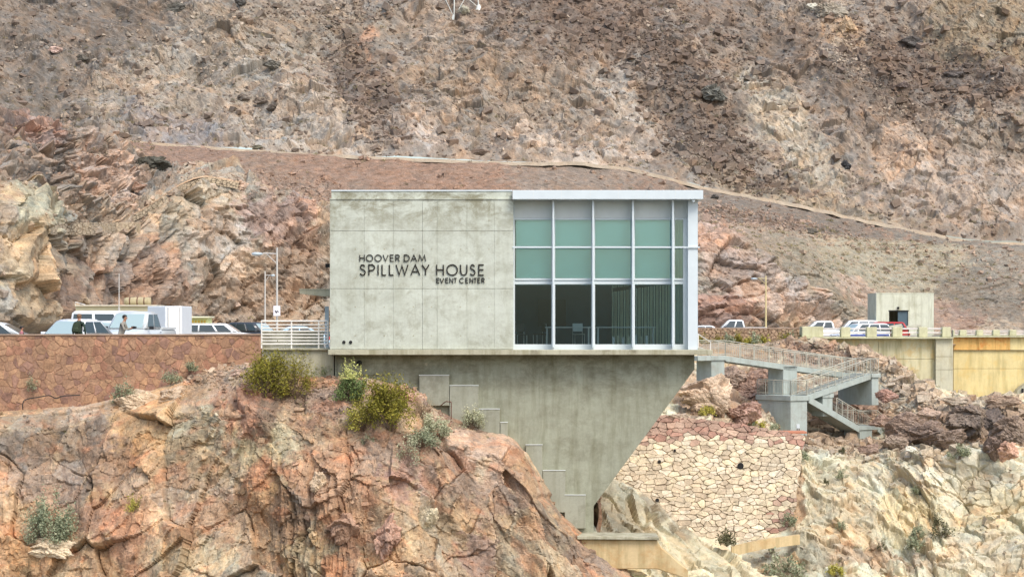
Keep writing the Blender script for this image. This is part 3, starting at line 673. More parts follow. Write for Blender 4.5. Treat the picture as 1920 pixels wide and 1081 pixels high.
b = MB(); b.lathe([(.06, -.05), (.06, .02)], (PX(799.5, pf), pf-.03, PZ(682, pf)), 12, 'y'); hp(b, 'form_tie_mark', M['slab_con'])
# glazed half --------------------------------------------------
GY = FY+.55          # glass plane
hp(pbox(961, 356.5, 1318.5, 373.5, FY-.42, FY+D+.2), 'roof_fascia', M['alu'], bevel=.01)
fj = MB()
for x in (1000.5, 1052.5, 1106, 1158.5, 1212, 1265): fj.box(PX(x)-.006, PX(x)+.006, FY-.424, FY-.418, PZ(372.5), PZ(357.5))
hp(fj, 'fascia_joints', M['panel_grey'])['kind'] = 'stuff'
hp(pbox(1291, 373.5, 1308.5, 655, FY+.05, FY+1.0), 'end_wall', M['col_blue'])
hp(MB().box(PX(1297), PX(1308), FY+1.001, FY+D, PZ(420), PZ(373.5)), 'end_header', M['col_blue']); hp(MB().box(PX(1297), PX(1308), FY+1.001, FY+D, PZ(655), PZ(645)), 'end_sill', M['col_blue'])
for k in range(4): hp(MB().box(PX(1301), PX(1301)+.012, FY+1.01+k*2.12, FY+1.01+k*2.12+2.0, PZ(645)+.002, PZ(420)-.002), 'window_pane', M['glass']); hp(MB().box(PX(1298), PX(1307), FY+1.01+k*2.12+2.001, FY+1.01+k*2.12+2.118, PZ(645)+.002, PZ(420)-.002), 'mullion', M['alu'])
hp(pbox(963, 374, 1291, 408.5, GY-.02, GY+.12), 'header_panel', M['panel_grey'])
hp(pbox(1290, 374, 1308, 655, FY+.02, FY+.05), 'end_column_face', M['alu'])
fx = [965, 1037.5, 1112.3, 1187, 1262, 1281]       # bay lines
hp(pbox(963, 408.8, 1289, 412, GY-.07, GY+.05), 'window_head', M['alu'])
hp(pbox(963, 521.5, 1284, 525, GY-.10, GY+.05), 'transom', M['alu']); hp(pbox(963, 526, 1284, 532.5, GY-.06, GY+.05), 'transom', M['alu'])
hp(pbox(963, 645, 1290, 655.2, GY-.08, GY+.05), 'window_sill', M['alu'])
hp(pbox(961, 462, 1312, 464.6, FY-.04, FY+.03), 'sunshade_rail', M['alu'])
hp(pbox(963, 461.5, 1284, 464.8, GY-.05, GY+.05), 'transom', M['alu'])
hp(pbox(1281, 409, 1290.5, 655, GY-.09, GY+.10), 'window_jamb', M['alu'])
hp(pbox(961.5, 374, 965.5, 655, GY-.09, GY+.05), 'window_jamb', M['alu'])
for x in fx[1:5]:
    hp(pbox(x-3.6, 412, x+3.4, 645, GY-.05, GY+.06), 'mullion', M['alu'])
    hp(pbox(x-1.7, 375, x+1.8, 651, FY-.12, GY-.06), 'sunshade_fin', M['alu'], bevel=.006)
for i in range(5):
    x0 = fx[i]+(1 if i == 0 else 3); x1 = fx[i+1]-(3 if i < 4 else 0)
    for (y0, y1) in ((412, 461.5), (464.8, 521.5), (532.5, 645)):
        hp(pbox(x0, y0, x1, y1, GY+.0, GY+.012), 'window_pane', M['glass_low'] if y0 > 530 else M['glass'])
# room behind the glass
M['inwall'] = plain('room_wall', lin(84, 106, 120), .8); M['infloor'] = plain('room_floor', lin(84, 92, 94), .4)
M['shade'] = plain('woven_roller_shade', lin(232, 244, 240), .9, 0, .04, 1.2)
M['blind'] = plain('blind_fabric', lin(222, 222, 200), .8, 0, .08, 2)
for n_ in M['blind'].node_tree.nodes:
    if n_.type == 'BSDF_PRINCIPLED': n_.inputs['Transmission Weight'].default_value = .35; n_.inputs['Roughness'].default_value = 1
zf = PZ(648, GY)
xl, xr = PX(963), PX(1291)
hp(MB().box(xl, xr, GY+.1, FY+D-.1, zf-.05, zf), 'room_floor', M['infloor'])
hp(MB().box(xl, xr, GY+.12, FY+D-.1, PZ(400), PZ(376)), 'ceiling', M['inwall'])
hp(MB().box(xl, xr, FY+D-.3, FY+D-.05, zf, PZ(400)-.003), 'back_wall', M['inwall'])
for i in range(4):
    x0 = fx[i]+2.5; x1 = fx[i+1]-2.5
    b = MB(); n = 10; a = PX(x0); c = PX(x1)
    sag = .02
    z0, z1 = PZ(534), PZ(409)
    b.box(a, c, GY+.14, GY+.15, z0, z1)
    hp(b, 'roller_shade', M['shade'])
# vertical blinds across the far right of the room
for i in range(24):
    t = i/23; px = 1149+t*(1277-1149); Y = 97.6-t*5.9
    p = at(px, 600, Y); top = PZ(541-t*0, 92) ; a = R(25 if i % 2 else 60)
    dx, dy = math.cos(a)*.062*(Y/92), math.sin(a)*.05
    b = MB(); b.prism([(p.x-dx, Y-dy, zf+.01), (p.x+dx, Y+dy, zf+.01), (p.x+dx-.008, Y+dy+.008, zf+.01), (p.x-dx-.008, Y-dy+.008, zf+.01)],
                      [(p.x-dx, Y-dy, PZ(415)), (p.x+dx, Y+dy, PZ(415)), (p.x+dx-.008, Y+dy+.008, PZ(415)), (p.x-dx-.008, Y-dy+.008, PZ(415))])
    hp(b, 'blind_slat', M['blind'])
a = at(1149, 600, 97.2); c = at(1277, 600, 91.4)
b = MB(); b.prism([(a.x, a.y, PZ(545, 94)), (c.x, c.y, PZ(530, 94)), (c.x, c.y+.15, PZ(530, 94)), (a.x, a.y+.15, PZ(545, 94))], [(a.x, a.y, PZ(538, 94)), (c.x, c.y, PZ(524, 94)), (c.x, c.y+.15, PZ(524, 94)), (a.x, a.y+.15, PZ(538, 94))])
hp(b, 'ceiling_beam', M['inwall'])
# the small side canopy, door leaf and side brackets of the left wall
hp(pbox(561, 541, 618, 543.4, FY+2.6, FY+4.4), 'canopy_cap', M['slab_con'])
b = MB(); z0, z1 = PZ(555, FY+2.6), PZ(543.5, FY+2.6); xa = PX(561, FY+2.6); xb = PX(618.4, FY+2.6)
b.prism([(xa, FY+2.62, z1), (xb, FY+2.62, z1), (xb, FY+2.62, z0), (xa+.9, FY+2.62, z0), (xa+.02, FY+2.62, z0+.1)], [(xa, FY+4.38, z1), (xb, FY+4.38, z1), (xb, FY+4.38, z0), (xa+.9, FY+4.38, z0), (xa+.02, FY+4.38, z0+.1)])
hp(b, 'canopy', M['slab_con'])
hp(pbox(609, 574, 616.4, 652, FY+3.2, FY+3.3), 'side_door', M['col_blue'])
hp(pbox(610, 494, 619, 501, FY+3.5, FY+3.9), 'wall_lamp', M['dark'])
# security camera under the fascia
b = MB(); c0 = at(1300, 376.5, FY-.2); b.lathe([(.05, -.16), (.06, -.14), (.06, .12), (.03, .14)], c0, 10, 'y'); b.tube(c0+Vector((0, 0, .0)), c0+Vector((.02, .1, .14)), .02)
sc_ = b.build('security_camera', M['alu'], house); sc_.matrix_parent_inverse = Matrix.Translation(-HL)
# lettering: geometric capitals from strokes --------------------
def arc(cx, cy, rx, ry, a0, a1, n=14): return [(cx+rx*math.cos(R(a0+(a1-a0)*i/n)), cy+ry*math.sin(R(a0+(a1-a0)*i/n))) for i in range(n+1)]
GLY = {'H': [[(0, 0), (0, 1)], [(1, 0), (1, 1)], [(0, .52), (1, .52)]], 'O': [arc(.5, .5, .5, .5, 0, 360, 28)], 'V': [[(0, 1), (.5, 0), (1, 1)]],
 'E': [[(1, 1), (0, 1), (0, 0), (1, 0)], [(0, .53), (.95, .53)]], 'R': [[(0, 0), (0, 1), (.55, 1)]+arc(.55, .74, .42, .26, 90, -90, 10)+[(0, .48)], [(.5, .48), (1, 0)]],
 'D': [[(0, 0), (0, 1), (.3, 1)]+arc(.3, .5, .7, .5, 90, -90, 16)+[(0, 0)]], 'A': [[(0, 0), (.5, 1), (1, 0)], [(.2, .34), (.8, .34)]],
 'M': [[(0, 0), (.16, 1), (.5, .12), (.84, 1), (1, 0)]], 'S': [arc(.48, .77, .38, .23, 15, 215, 12)+arc(.5, .26, .48, .26, 48, -160, 14)],
 'P': [[(0, 0), (0, 1), (.5, 1)]+arc(.5, .73, .48, .27, 90, -90, 10)+[(0, .46)]], 'I': [[(.5, 0), (.5, 1)]], 'L': [[(0, 1), (0, 0), (1, 0)]],
 'W': [[(0, 1), (.27, 0), (.5, .95), (.73, 0), (1, 1)]], 'Y': [[(0, 1), (.5, .48), (1, 1)], [(.5, .48), (.5, 0)]], 'U': [[(0, 1), (0, .4)]+arc(.5, .4, .5, .4, 180, 360, 12)+[(1, 1)]],
 'N': [[(0, 0), (0, 1), (1, 0), (1, 1)]], 'T': [[(0, 1), (1, 1)], [(.5, 1), (.5, 0)]], 'C': [arc(.55, .5, .55, .5, 50, 310, 20)]}
def ribbon(b, pts, w, y0, y1):
    n = len(pts); L_, R_ = [], []
    closed = (Vector(pts[0])-Vector(pts[-1])).length < 1e-4
    for i in range(n):
        p = Vector(pts[i])
        a_ = Vector(pts[i-1]) if i else (Vector(pts[-2]) if closed else None); c_ = Vector(pts[i+1]) if i < n-1 else (Vector(pts[1]) if closed else None)
        d1 = (p-a_).normalized() if a_ is not None else (c_-p).normalized(); d2 = (c_-p).normalized() if c_ is not None else d1
        nn = Vector((-(d1+d2).y, (d1+d2).x)); nn = nn.normalized() if nn.length > 1e-6 else Vector((-d1.y, d1.x))
        k = min(1/max(.35, nn.dot(Vector((-d1.y, d1.x)))), 2.2); q = nn*(w/2*k)
        e = Vector((0, 0))
        if not closed and i == 0: e = -d1*w*.0
        L_.append(p+q+e); R_.append(p-q+e)
    vs = []; fs = []
    for i in range(n):
        for y in (y0, y1): vs += [(L_[i].x, y, L_[i].y), (R_[i].x, y, R_[i].y)]
    for i in range(n-1):
        a = 4*i; c = 4*(i+1); fs += [(a, a+1, c+1, c), (a+2, c+2, c+3, a+3), (a, c, c+2, a+2), (a+1, a+3, c+3, c+1)]
    if not closed: fs += [(0, 2, 3, 1), (4*n-4, 4*n-3, 4*n-1, 4*n-2)]
    b.add(vs, fs)
def letters(txt, boxes, ytop, ybot, w):
    z0, z1 = PZ(ybot), PZ(ytop)
    for ch, (a, c) in zip(txt, boxes):
        x0, x1 = PX(640+a/6), PX(640+c/6); ws = w/F*FY; b = MB()
        x0 += ws/2; x1 -= ws/2
        for k, s in enumerate(GLY[ch]):
            pts = [(x0+(x1-x0)*x, z0+ws/2+(z1-z0-ws)*y) for x, y in s]
            ribbon(b, pts, ws, FY-.045-.0012*k, FY-.018)
        b.tube((x0+.02, FY-.02, z0+.05), (x0+.02, FY+.0, z0+.05), .008)
        hp(b, 'letter', M['letter'])
letters('HOOVERDAM', [(204, 265), (278, 359), (373, 456), (466, 532), (546, 593), (607, 659), (704, 771), (781, 853), (865, 954)], 476.8, 490.2, 1.6)
letters('SPILLWAYHOUSE', [(204, 277), (304, 382), (407, 422), (452, 511), (535, 595), (610, 757), (776, 890), (902, 994), (1067, 1155), (1181, 1313), (1335, 1420), (1444, 1511), (1540, 1609)], 495, 516.6, 2.3)
letters('EVENTCENTER', [(1068, 1106), (1105, 1158), (1170, 1207), (1215, 1260), (1264, 1302), (1326, 1384), (1395, 1429), (1442, 1485), (1488, 1526), (1531, 1565), (1575, 1613)], 520.4, 530.6, 1.5)

# furniture seen through the lower panes
M['tabletop'] = plain('grey_tabletop', lin(214, 218, 216), .4); M['chair_dark'] = plain('dark_chair', lin(52, 58, 60), .5)
def table(lbl, px0, px1, Y):
    x0, x1 = PX(px0, Y), PX(px1, Y); zt = zf+.74; t = thing('folding_table', lbl, 'table', ((x0+x1)/2, Y+.35, zf), group='tables inside the glazed room')
    w = (x1-x0)/2
    MB().box(-w, w, -.38, .38, .70, .74).build('tabletop', M['tabletop'], t, bevel=.008)
    for sx in (-1, 1):
        for sy in (-1, 1): MB().box(sx*(w-.08)-.02, sx*(w-.08)+.02, sy*.3-.02, sy*.3+.02, 0, .70).build('leg', M['tabletop'], t)
table('grey folding table behind the first two lower panes', 1022, 1108, 92.2)
table('grey folding table behind the third and fourth lower panes', 1118, 1229, 92.4)
def chair(lbl, px, Y, rz, col_):
    t = thing('chair', lbl, 'chair', (PX(px, Y), Y, zf), rz, 'chairs inside the glazed room')
    MB().box(-.22, .22, -.22, .22, .42, .46).build('seat', col_, t, bevel=.015); MB().box(-.21, .21, .18, .22, .55, .88).build('backrest', col_, t, bevel=.01)
    for sx in (-1, 1):
        MB().tube((sx*.2, .2, 0), (sx*.2, .2, .86), .014).build('leg', M['tabletop'], t); MB().tube((sx*.2, -.2, 0), (sx*.2, -.2, .42), .014).build('leg', M['tabletop'], t)
chair('dark chair pushed against the left jamb of the first lower pane', 976, 91.6, .3, M['chair_dark'])
chair('dark chair at the left end of the first table', 1012, 93.4, -1.2, M['chair_dark'])
chair('pale chair back behind the middle of the second pane', 1085, 93.6, .2, M['tabletop'])
for i, (px, h) in enumerate([(1150, .34), (1159, .40), (1168, .33), (1178, .37), (1192, .42), (1202, .35), (1212, .39)]):
    b = MB(); b.box(-.05, .05, -.12, .12, 0, h); b.box(-.045, .045, -.125, -.119, .03, h-.03)
    o = b.build('binder', M['blind'] if i % 2 else M['tabletop'], loc=(PX(px, 92.5), 92.5, zf), bevel=.006)
    tag(o, ['first', 'second', 'third', 'fourth', 'fifth', 'sixth', 'seventh'][i]+' upright pale binder from the left under the right hand table', 'binder', 'upright binders under the right table')
b = MB(); b.box(-.26, .26, -.05, .05, 0, .5); sp = b.build('monitor', M['dark'], loc=(PX(1037, 96), 96, zf+1.0), bevel=.01)
MB().box(-.6, .6, -.04, 0, .75, 1.9).build('wall_screen', M['chair_dark'], loc=(PX(1035, FY+D-.4), FY+D-.35, zf), bevel=.01)
sw = bpy.data.objects['wall_screen']; tag(sw, 'large dark screen on the back wall of the glazed room', 'screen')
bpy.data.objects.remove(sp)
# ---------------------------------------------------------------- stone walls
def clip_poly(poly, a, n):        # keep points with (p-a).n <= 0
    out = []; k = len(poly)
    for i in range(k):
        p, q = poly[i], poly[(i+1) % k]; dp = (p[0]-a[0])*n[0]+(p[1]-a[1])*n[1]; dq = (q[0]-a[0])*n[0]+(q[1]-a[1])*n[1]
        if dp <= 0: out.append(p)
        if (dp < 0 < dq) or (dq < 0 < dp):
            t = dp/(dp-dq); out.append((p[0]+(q[0]-p[0])*t, p[1]+(q[1]-p[1])*t))
    return out
def voronoi(poly, sx, sy, r, jit=.42):
    xs = [p[0] for p in poly]; ys = [p[1] for p in poly]; pts = []; j = 0; y = min(ys)-sy
    while y < max(ys)+sy:
        x = min(xs)-sx+(sx*.5 if j % 2 else 0)
        while x < max(xs)+sx:
            pts.append((x+r.uniform(-jit, jit)*sx, y+r.uniform(-jit, jit)*sy)); x += sx
        y += sy; j += 1
    cells = []; W_ = [r.uniform(-1, 1) for _ in pts]
    for i, p in enumerate(pts):
        c = [(p[0]-sx*2, p[1]-sy*2), (p[0]+sx*2, p[1]-sy*2), (p[0]+sx*2, p[1]+sy*2), (p[0]-sx*2, p[1]+sy*2)]
        for j_, q in enumerate(pts):
            if q is p or abs(q[0]-p[0]) > sx*3.2 or abs(q[1]-p[1]) > sy*3.2: continue
            k_ = .5+(W_[i]-W_[j_])*.11
            c = clip_poly(c, (p[0]+(q[0]-p[0])*k_, p[1]+(q[1]-p[1])*k_), (q[0]-p[0], q[1]-p[1]))
            if len(c) < 3: break
        n = len(poly)
        area = sum(poly[k][0]*poly[(k+1) % n][1]-poly[(k+1) % n][0]*poly[k][1] for k in range(n))
        for k in range(n):
            if len(c) < 3: break
            a, b = poly[k], poly[(k+1) % n]; nn = (b[1]-a[1], -(b[0]-a[0])) if area > 0 else (-(b[1]-a[1]), b[0]-a[0])
            c = clip_poly(c, a, nn)
        if len(c) >= 3:
            A = abs(sum(c[k][0]*c[(k+1) % len(c)][1]-c[(k+1) % len(c)][0]*c[k][1] for k in range(len(c))))/2
            if A > sx*sy*.12: cells.append(c)
    return cells
def stonemesh(cell, mapf, gap, depth, r, bev=.06, warp=None):
    """mapf(x, y, out) -> 3D; a stone with a bevelled, tilted face"""
    q_ = []
    for k in range(len(cell)):
        a, b = cell[k], cell[(k+1) % len(cell)]; l = math.hypot(b[0]-a[0], b[1]-a[1])
        if l < .25*math.sqrt(abs(sum(cell[i][0]*cell[i-1][1]-cell[i-1][0]*cell[i][1] for i in range(len(cell))))/2): q_.append(((a[0]+b[0])/2, (a[1]+b[1])/2)); continue
        for t_ in (.12, .88): q_.append((a[0]+(b[0]-a[0])*t_, a[1]+(b[1]-a[1])*t_))
    cell = q_
    n = len(cell); cx = sum(p[0] for p in cell)/n; cy = sum(p[1] for p in cell)/n
    tx, ty = r.uniform(-.3, .3), r.uniform(-.3, .3); mx = max(math.hypot(p[0]-cx, p[1]-cy) for p in cell)
    rings = []
    for (sh, o, tl) in ((gap, -depth*.6, 0), (gap+bev, depth*1.0, 1)):
        ring = []
        for p in cell:
            dx, dy = p[0]-cx, p[1]-cy; d = math.hypot(dx, dy) or 1; k = max(.25, 1-sh*(mx/d))
            ring.append(mapf(cx+dx*k, cy+dy*k, o+tl*depth*(tx*dx+ty*dy)/mx) if warp is None else mapf(*warp(cx+dx*k, cy+dy*k), o+tl*depth*(tx*dx+ty*dy)/mx))
        rings.append(ring)
    vs = rings[0]+rings[1]; fs = []
    for a in (0,):
        for i in range(n): fs.append((a*n+i, a*n+(i+1) % n, (a+1)*n+(i+1) % n, (a+1)*n+i))
    fs.append(tuple(range(n, 2*n))); return vs, fs
def stonemats(prefix, cols_, s=1.0):
    out = []
    for i, c in enumerate(cols_):
        m, t, p = newmat(prefix); v = mapping(t)
        n1 = noise(t, v, 2.2*s, 7, .7, .5); n2 = noise(t, v, 12*s, 4, .7)
        oi = N(t, 'ShaderNodeObjectInfo'); hv = ramp(t, oi.outputs['Random'], [(0, (.84, .82, .80)), (.5, (1, 1, 1)), (1, (1.12, 1.12, 1.08))])
        cc = mix(t, 1.0, lin(*c), hv, 'MULTIPLY')
        cc = mix(t, 1.0, cc, ramp(t, n1, [(.3, g(.6)), (.5, g(1)), (.7, g(1.32))]), 'MULTIPLY'); cc = mix(t, 1.0, cc, ramp(t, n2, [(.3, g(.72)), (.7, g(1.3))]), 'MULTIPLY')
        t.links.new(cc, p.inputs['Base Color']); p.inputs['Roughness'].default_value = .92; bump(t, p, n2, .4, .03); out.append(m)
    return out
def stone_wall(root, poly, sx, sy, mapf, gap, depth, matf, seed, maxn=290, jit=.42, warp=None, asp=1.0):
    r = random.Random(seed); cells = [[(x, y/asp) for x, y in c] for c in voronoi([(x, y*asp) for x, y in poly], sx, sy*asp, r, jit)]; rest = MB(); n = 0; rm = []
    def A(c): return -abs(sum(c[k][0]*c[(k+1) % len(c)][1]-c[(k+1) % len(c)][0]*c[k][1] for k in range(len(c))))
    cells.sort(key=A)
    for c in cells:
        vs, fs = stonemesh(c, mapf, gap, depth*r.uniform(.5, 1.5), r, .06, warp)
        cx = sum(p[0] for p in c)/len(c); cy = sum(p[1] for p in c)/len(c)
        if n < maxn:
            o = MB().add(vs, fs).build('stone', matf(cx, cy, r), root); o.matrix_parent_inverse = Matrix.Translation(-Vector(root.location)); n += 1
        else: rest.add(vs, fs); rm += [matf(cx, cy, r)]*len(fs)
    if rest.v:
        me_ = bpy.data.meshes.new('small_stones'); me_.from_pydata(rest.v, [], rest.f); ml = list(dict.fromkeys(rm))
        for m_ in ml: me_.materials.append(m_)
        me_.polygons.foreach_set('material_index', [ml.index(m_) for m_ in rm])
        o = link('small_stones', me_, root); o.matrix_parent_inverse = Matrix.Translation(-Vector(root.location)); o['kind'] = 'stuff'
def wpart(b, name, mat, root, **kw):
    o = b.build(name, mat, root, **kw); o.matrix_parent_inverse = Matrix.Translation(-Vector(root.location)); return o
SM_RED = stonemats('retaining_wall_stone', [(158, 124, 98), (162, 128, 100), (154, 120, 98), (168, 132, 102), (142, 110, 94), (160, 126, 100), (164, 122, 98)])
SM_CREAM = stonemats('slope_paving_stone', [(196, 182, 156), (202, 190, 166), (190, 176, 150), (200, 186, 156), (184, 168, 142)])
SM_BROWN = stonemats('red_paving_stone', [(160, 134, 116), (170, 142, 122), (152, 122, 106), (176, 150, 130), (164, 128, 110)])
M['mortar'] = plain('brown_mortar', lin(166, 130, 104), .95, 0, .25, 2, .4); M['mortar_pale'] = plain('pale_mortar', lin(170, 154, 128), .95, 0, .2, 2, .4)
def mkwarp(s, a, sd):
    def w(x, y):
        X_ = np.array([x*s]); Y_ = np.array([y*s]); return x+a*float(vn(X_, Y_, sd)[0]+.5*vn(X_*2.3, Y_*2.3, sd)[0]), y+a*.7*float(vn(X_, Y_, sd+7)[0]+.5*vn(X_*2.3, Y_*2.3, sd+7)[0])
    return w
wwarp = mkwarp(.06, 5.0, 5); pwarp = mkwarp(.07, 4.5, 8)
WY = 92.0
def wy(px): return WY+max(0, px-250)/240*.55
rw = thing('retaining_wall', 'long red brown rubble retaining wall under the parked cars at left', 'wall', at(240, 740, WY))
stone_wall(rw, [(-40, 628.5), (200, 628.5), (487, 627), (487, 705), (300, 738), (250, 760), (-40, 782)], 12.5, 15, lambda x, y, o: tuple(at(x, y, wy(x)-o)), .025, .022,
           lambda x, y, r: r.choice(SM_RED), 11, 296, .46, wwarp)
b = MB(); pts = [-110, 100, 250, 330, 410, 489]
for a, c in zip(pts, pts[1:]):
    b.prism([at(a, 820, wy(a)), at(c, 820, wy(c)), at(c, 820, wy(c))+Vector((0, .55, 0)), at(a, 820, wy(a))+Vector((0, .55, 0))],
            [at(a, 628, wy(a)), at(c, 628, wy(c)), at(c, 628, wy(c))+Vector((0, .55, 0)), at(a, 628, wy(a))+Vector((0, .55, 0))])
wpart(b, 'wall_core', M['mortar'], rw)
b = MB()
for a, c in zip(pts, pts[1:]):
    q = Vector((0, -.06, 0)); w = Vector((0, .66, 0)); za, zc = 628.4-.6*(a > 330), 628.4-.6*(c > 330)
    b.prism([at(a, za, wy(a))+q, at(c, zc, wy(c))+q, at(c, zc, wy(c))+w, at(a, za, wy(a))+w], [at(a, za-2.4, wy(a))+q, at(c, zc-2.4, wy(c))+q, at(c, zc-2.4, wy(c))+w, at(a, za-2.4, wy(a))+w])
M['coping'] = plain('coping_mortar', lin(160, 136, 116), .9, 0, .2, 1.5)
wpart(b, 'coping', M['coping'], rw)
# paved stone face below the house
pv = thing('paved_slope', 'dry laid cream stone paving face below the house, red along its top edge', 'wall', at(1320, 1010, 134))
def pmap(x, y, o):
    t = (y-780)/235; Y = 139.6-t*4.4; return tuple(at(x, y, Y)+Vector((0, -o*.9, o*.4)))
poly = [(1132, 772), (1245, 777), (1395, 795), (1508, 816), (1484, 1003), (1400, 1022), (1132, 1050)]
def pm(x, y, r): return r.choice(SM_BROWN) if y < 826+(x-1200)*.02+r.uniform(-16, 12) or (x > 1440 and y > 930 and r.random() < .5) else r.choice(SM_CREAM)
stone_wall(pv, poly, 15.5, 8.2, pmap, .008, .045, pm, 21, 296, .42, pwarp, 1.9)
b = MB(); b.prism([Vector(pmap(x, y, -.1)) for x, y in poly], [Vector(pmap(x, y, -.5)) for x, y in poly]); wpart(b, 'bedding', M['mortar_pale'], pv)
o = MB()
for (px, py, s) in ((1388, 874, .2), (1236, 866, .11), (1232, 938, .12), (1265, 845, .08)): 
    p = Vector(pmap(px, py, .12)); o.lathe([(s, -.06), (s*.9, .0), (s*.5, .03)], p, 9, 'y')
wpart(o, 'weep_holes', M['dark'], pv)
# low kerbs
M['tan_con'] = concrete('tan_concrete', lin(204, 182, 138), lin(180, 136, 80), streak=.8, stain_amt=.5)
kb = thing('concrete_kerb', 'narrow pale concrete kerb at the toe of the paved stone face', 'kerb', at(1440, 1015, 131))
b = MB(); P0 = [(1372, 1024, 130.5), (1430, 1011, 131.5), (1500, 1002, 132.6)]
for (a, c) in zip(P0, P0[1:]):
    p, q = at(*a), at(*c); d = Vector((0, .5, 0)); dn = Vector((0, 0, -.55)); b.prism([p+dn, q+dn, q+dn+d, p+dn+d], [p, q, q+d, p+d])
wpart(b, 'kerb_stone', M['tan_con'], kb)
ft = thing('concrete_footing', 'tan stained concrete footing wall in front of the foot of the pier', 'footing', at(1175, 1060, 89.6))
def slabp(pts, Y0, Y1):
    return MB().prism([at(x, y, Y0) for x, y in pts], [Vector((at(x, y, Y0).x, Y1, at(x, y, Y0).z)) for x, y in pts])
wpart(slabp([(1090, 1011), (1232, 1012), (1240, 1026), (1290, 1068), (1290, 1085), (1232, 1066), (1090, 1066)], 89.4, 90.6), 'footing_wall', M['tan_con'], ft, bevel=.03)
wpart(slabp([(1082, 1004), (1236, 1006), (1236, 1011.6), (1082, 1010.6)], 89.2, 90.9), 'footing_cap', M['slab_con'], ft, bevel=.02)
# landing and railing between wall and house
ld = thing('entry_landing', 'weathered concrete landing beside the house carrying the white railing', 'landing', at(555, 700, 90.9))
wpart(slabp([(492, 619), (606, 619), (606, 652.4), (492, 652.4)], 96.4, 96.7), 'back_wall', M['slab_con'], ld)
wpart(slabp([(492, 652.5), (617, 652.5), (617, 656), (492, 656)], 90.7, 96), 'landing_slab', M['slab_con'], ld, bevel=.015)
wpart(slabp([(494, 656.1), (626, 656.1), (626, 730), (494, 730)], 90.85, 95.8), 'landing_wall', M['slab_con'], ld)
M['white_rail'] = plain('white_painted_rail', lin(232, 228, 218), .45, 0, .05)
rl_ = thing('landing_railing', 'white railing of horizontal tubes on the landing left of the house', 'railing', at(552, 652.5, 90.95))
RY = 90.95
for px in (490.5, 546.5, 597.5):
    wpart(MB().tube(at(px, 652.5, RY), at(px, 601, RY), .032, n=8), 'post', M['white_rail'], rl_)
    
for i, py in enumerate([601.5, 608.5, 614.5, 620.5, 626.5, 632.5, 638.5, 644.5]):
    r = .034 if i in (0, 7) else .025
    wpart(MB().tube(at(490, py, RY-.01), at(614.5, py, RY-.01), r, n=8), 'rail', M['white_rail'], rl_)
wpart(MB().tube(at(614.5, 645, RY), at(614.5, 601, RY), .026, n=8), 'post', M['white_rail'], rl_)
wpart(MB().tube(at(610, 652.5, RY), at(610, 644, RY), .026, n=8), 'post', M['white_rail'], rl_)
# rusty handrail on the slope and loose black cable
M['rust'] = plain('rusty_steel', lin(96, 58, 42), .8, 0, .25, 8)
hr = MB(); hr.path([at(846, 790, 90.0), at(846, 753, 90.0), at(836, 752, 90.0), at(826, 760, 90.2)], .02)
tag(hr.build('handrail', M['rust']), 'short rusty steel handrail at the cliff edge against the pier', 'handrail')
M['cable'] = plain('black_cable', lin(24, 22, 20), .6)
def tube_curve(name, pts, r, mat, lbl, cat):
    b = MB(); P = []
    for i in range(len(pts)-1):
        p0, p1, p2, p3 = pts[max(0, i-1)], pts[i], pts[i+1], pts[min(len(pts)-1, i+2)]
        for k in range(5):
            t = k/5; P.append(.5*((2*p1)+(-p0+p2)*t+(2*p0-5*p1+4*p2-p3)*t*t+(-p0+3*p1-3*p2+p3)*t*t*t))
    P.append(pts[-1]); b.path(P, r); return tag(b.build(name, mat), lbl, cat)
tube_curve('cable', [at(43, 768, 91.2), at(43, 755, 91.2), at(50, 748, 91.3), at(72, 744, 91.4), at(92, 741, 91.5), at(105, 746, 91.45), at(118, 742, 91.5), at(150, 740, 91.6)], .022, M['cable'],
           'black cable lying along the foot of the red stone wall', 'cable')
# ---------------------------------------------------------------- stairs on the right
M['stair'] = concrete('grey_green_painted_concrete', lin(168, 178, 171), lin(130, 116, 98), streak=.35, stain_amt=.3)
M['stair_rail'] = plain('weathered_rail_paint', lin(178, 176, 160), .55, 0, .08)
M['tread'] = plain('tread_concrete', lin(186, 190, 182), .8, 0, .08)
PH = R(35); CP, SP = math.cos(PH), math.sin(PH)
S0 = at(1482.6, 741, 148); SX, SY = S0.x, S0.y
def sq(px, b):            # along-coordinate a of a photo column on the vertical plane at depth offset b
    k = (px-CX)/F; a = (k*SY+k*b*CP-SX+b*SP)/(CP-k*SP); return a
def sw_(a, b, z): return Vector((SX+a*CP-b*SP, SY+a*SP+b*CP, z))
def sp(px, py, b):
    a = sq(px, b); Y = SY+a*SP+b*CP; return a, (HY-py)/F*Y
st = thing('stair', 'grey green outdoor stair of three flights zigzagging down beside the house', 'stairs', S0)
def stp(b, name, mat, **kw): return wpart(b, name, mat, st, **kw)
def sbox(a0, a1, b0, b1, z0, z1): return MB().prism([sw_(a0, b0, z0), sw_(a1, b0, z0), sw_(a1, b1, z0), sw_(a0, b1, z0)], [sw_(a0, b0, z1), sw_(a1, b0, z1), sw_(a1, b1, z1), sw_(a0, b1, z1)])
def slope_beam(a0, z0, a1, z1, b0, b1, h):
    return MB().prism([sw_(a0, b0, z0-h), sw_(a1, b0, z1-h), sw_(a1, b1, z1-h), sw_(a0, b1, z0-h)], [sw_(a0, b0, z0), sw_(a1, b0, z1), sw_(a1, b1, z1), sw_(a0, b1, z0)])
B1a, B1b = 1.75, 3.25        # rear flight
B2a, B2b = 0.0, 1.45         # front flights
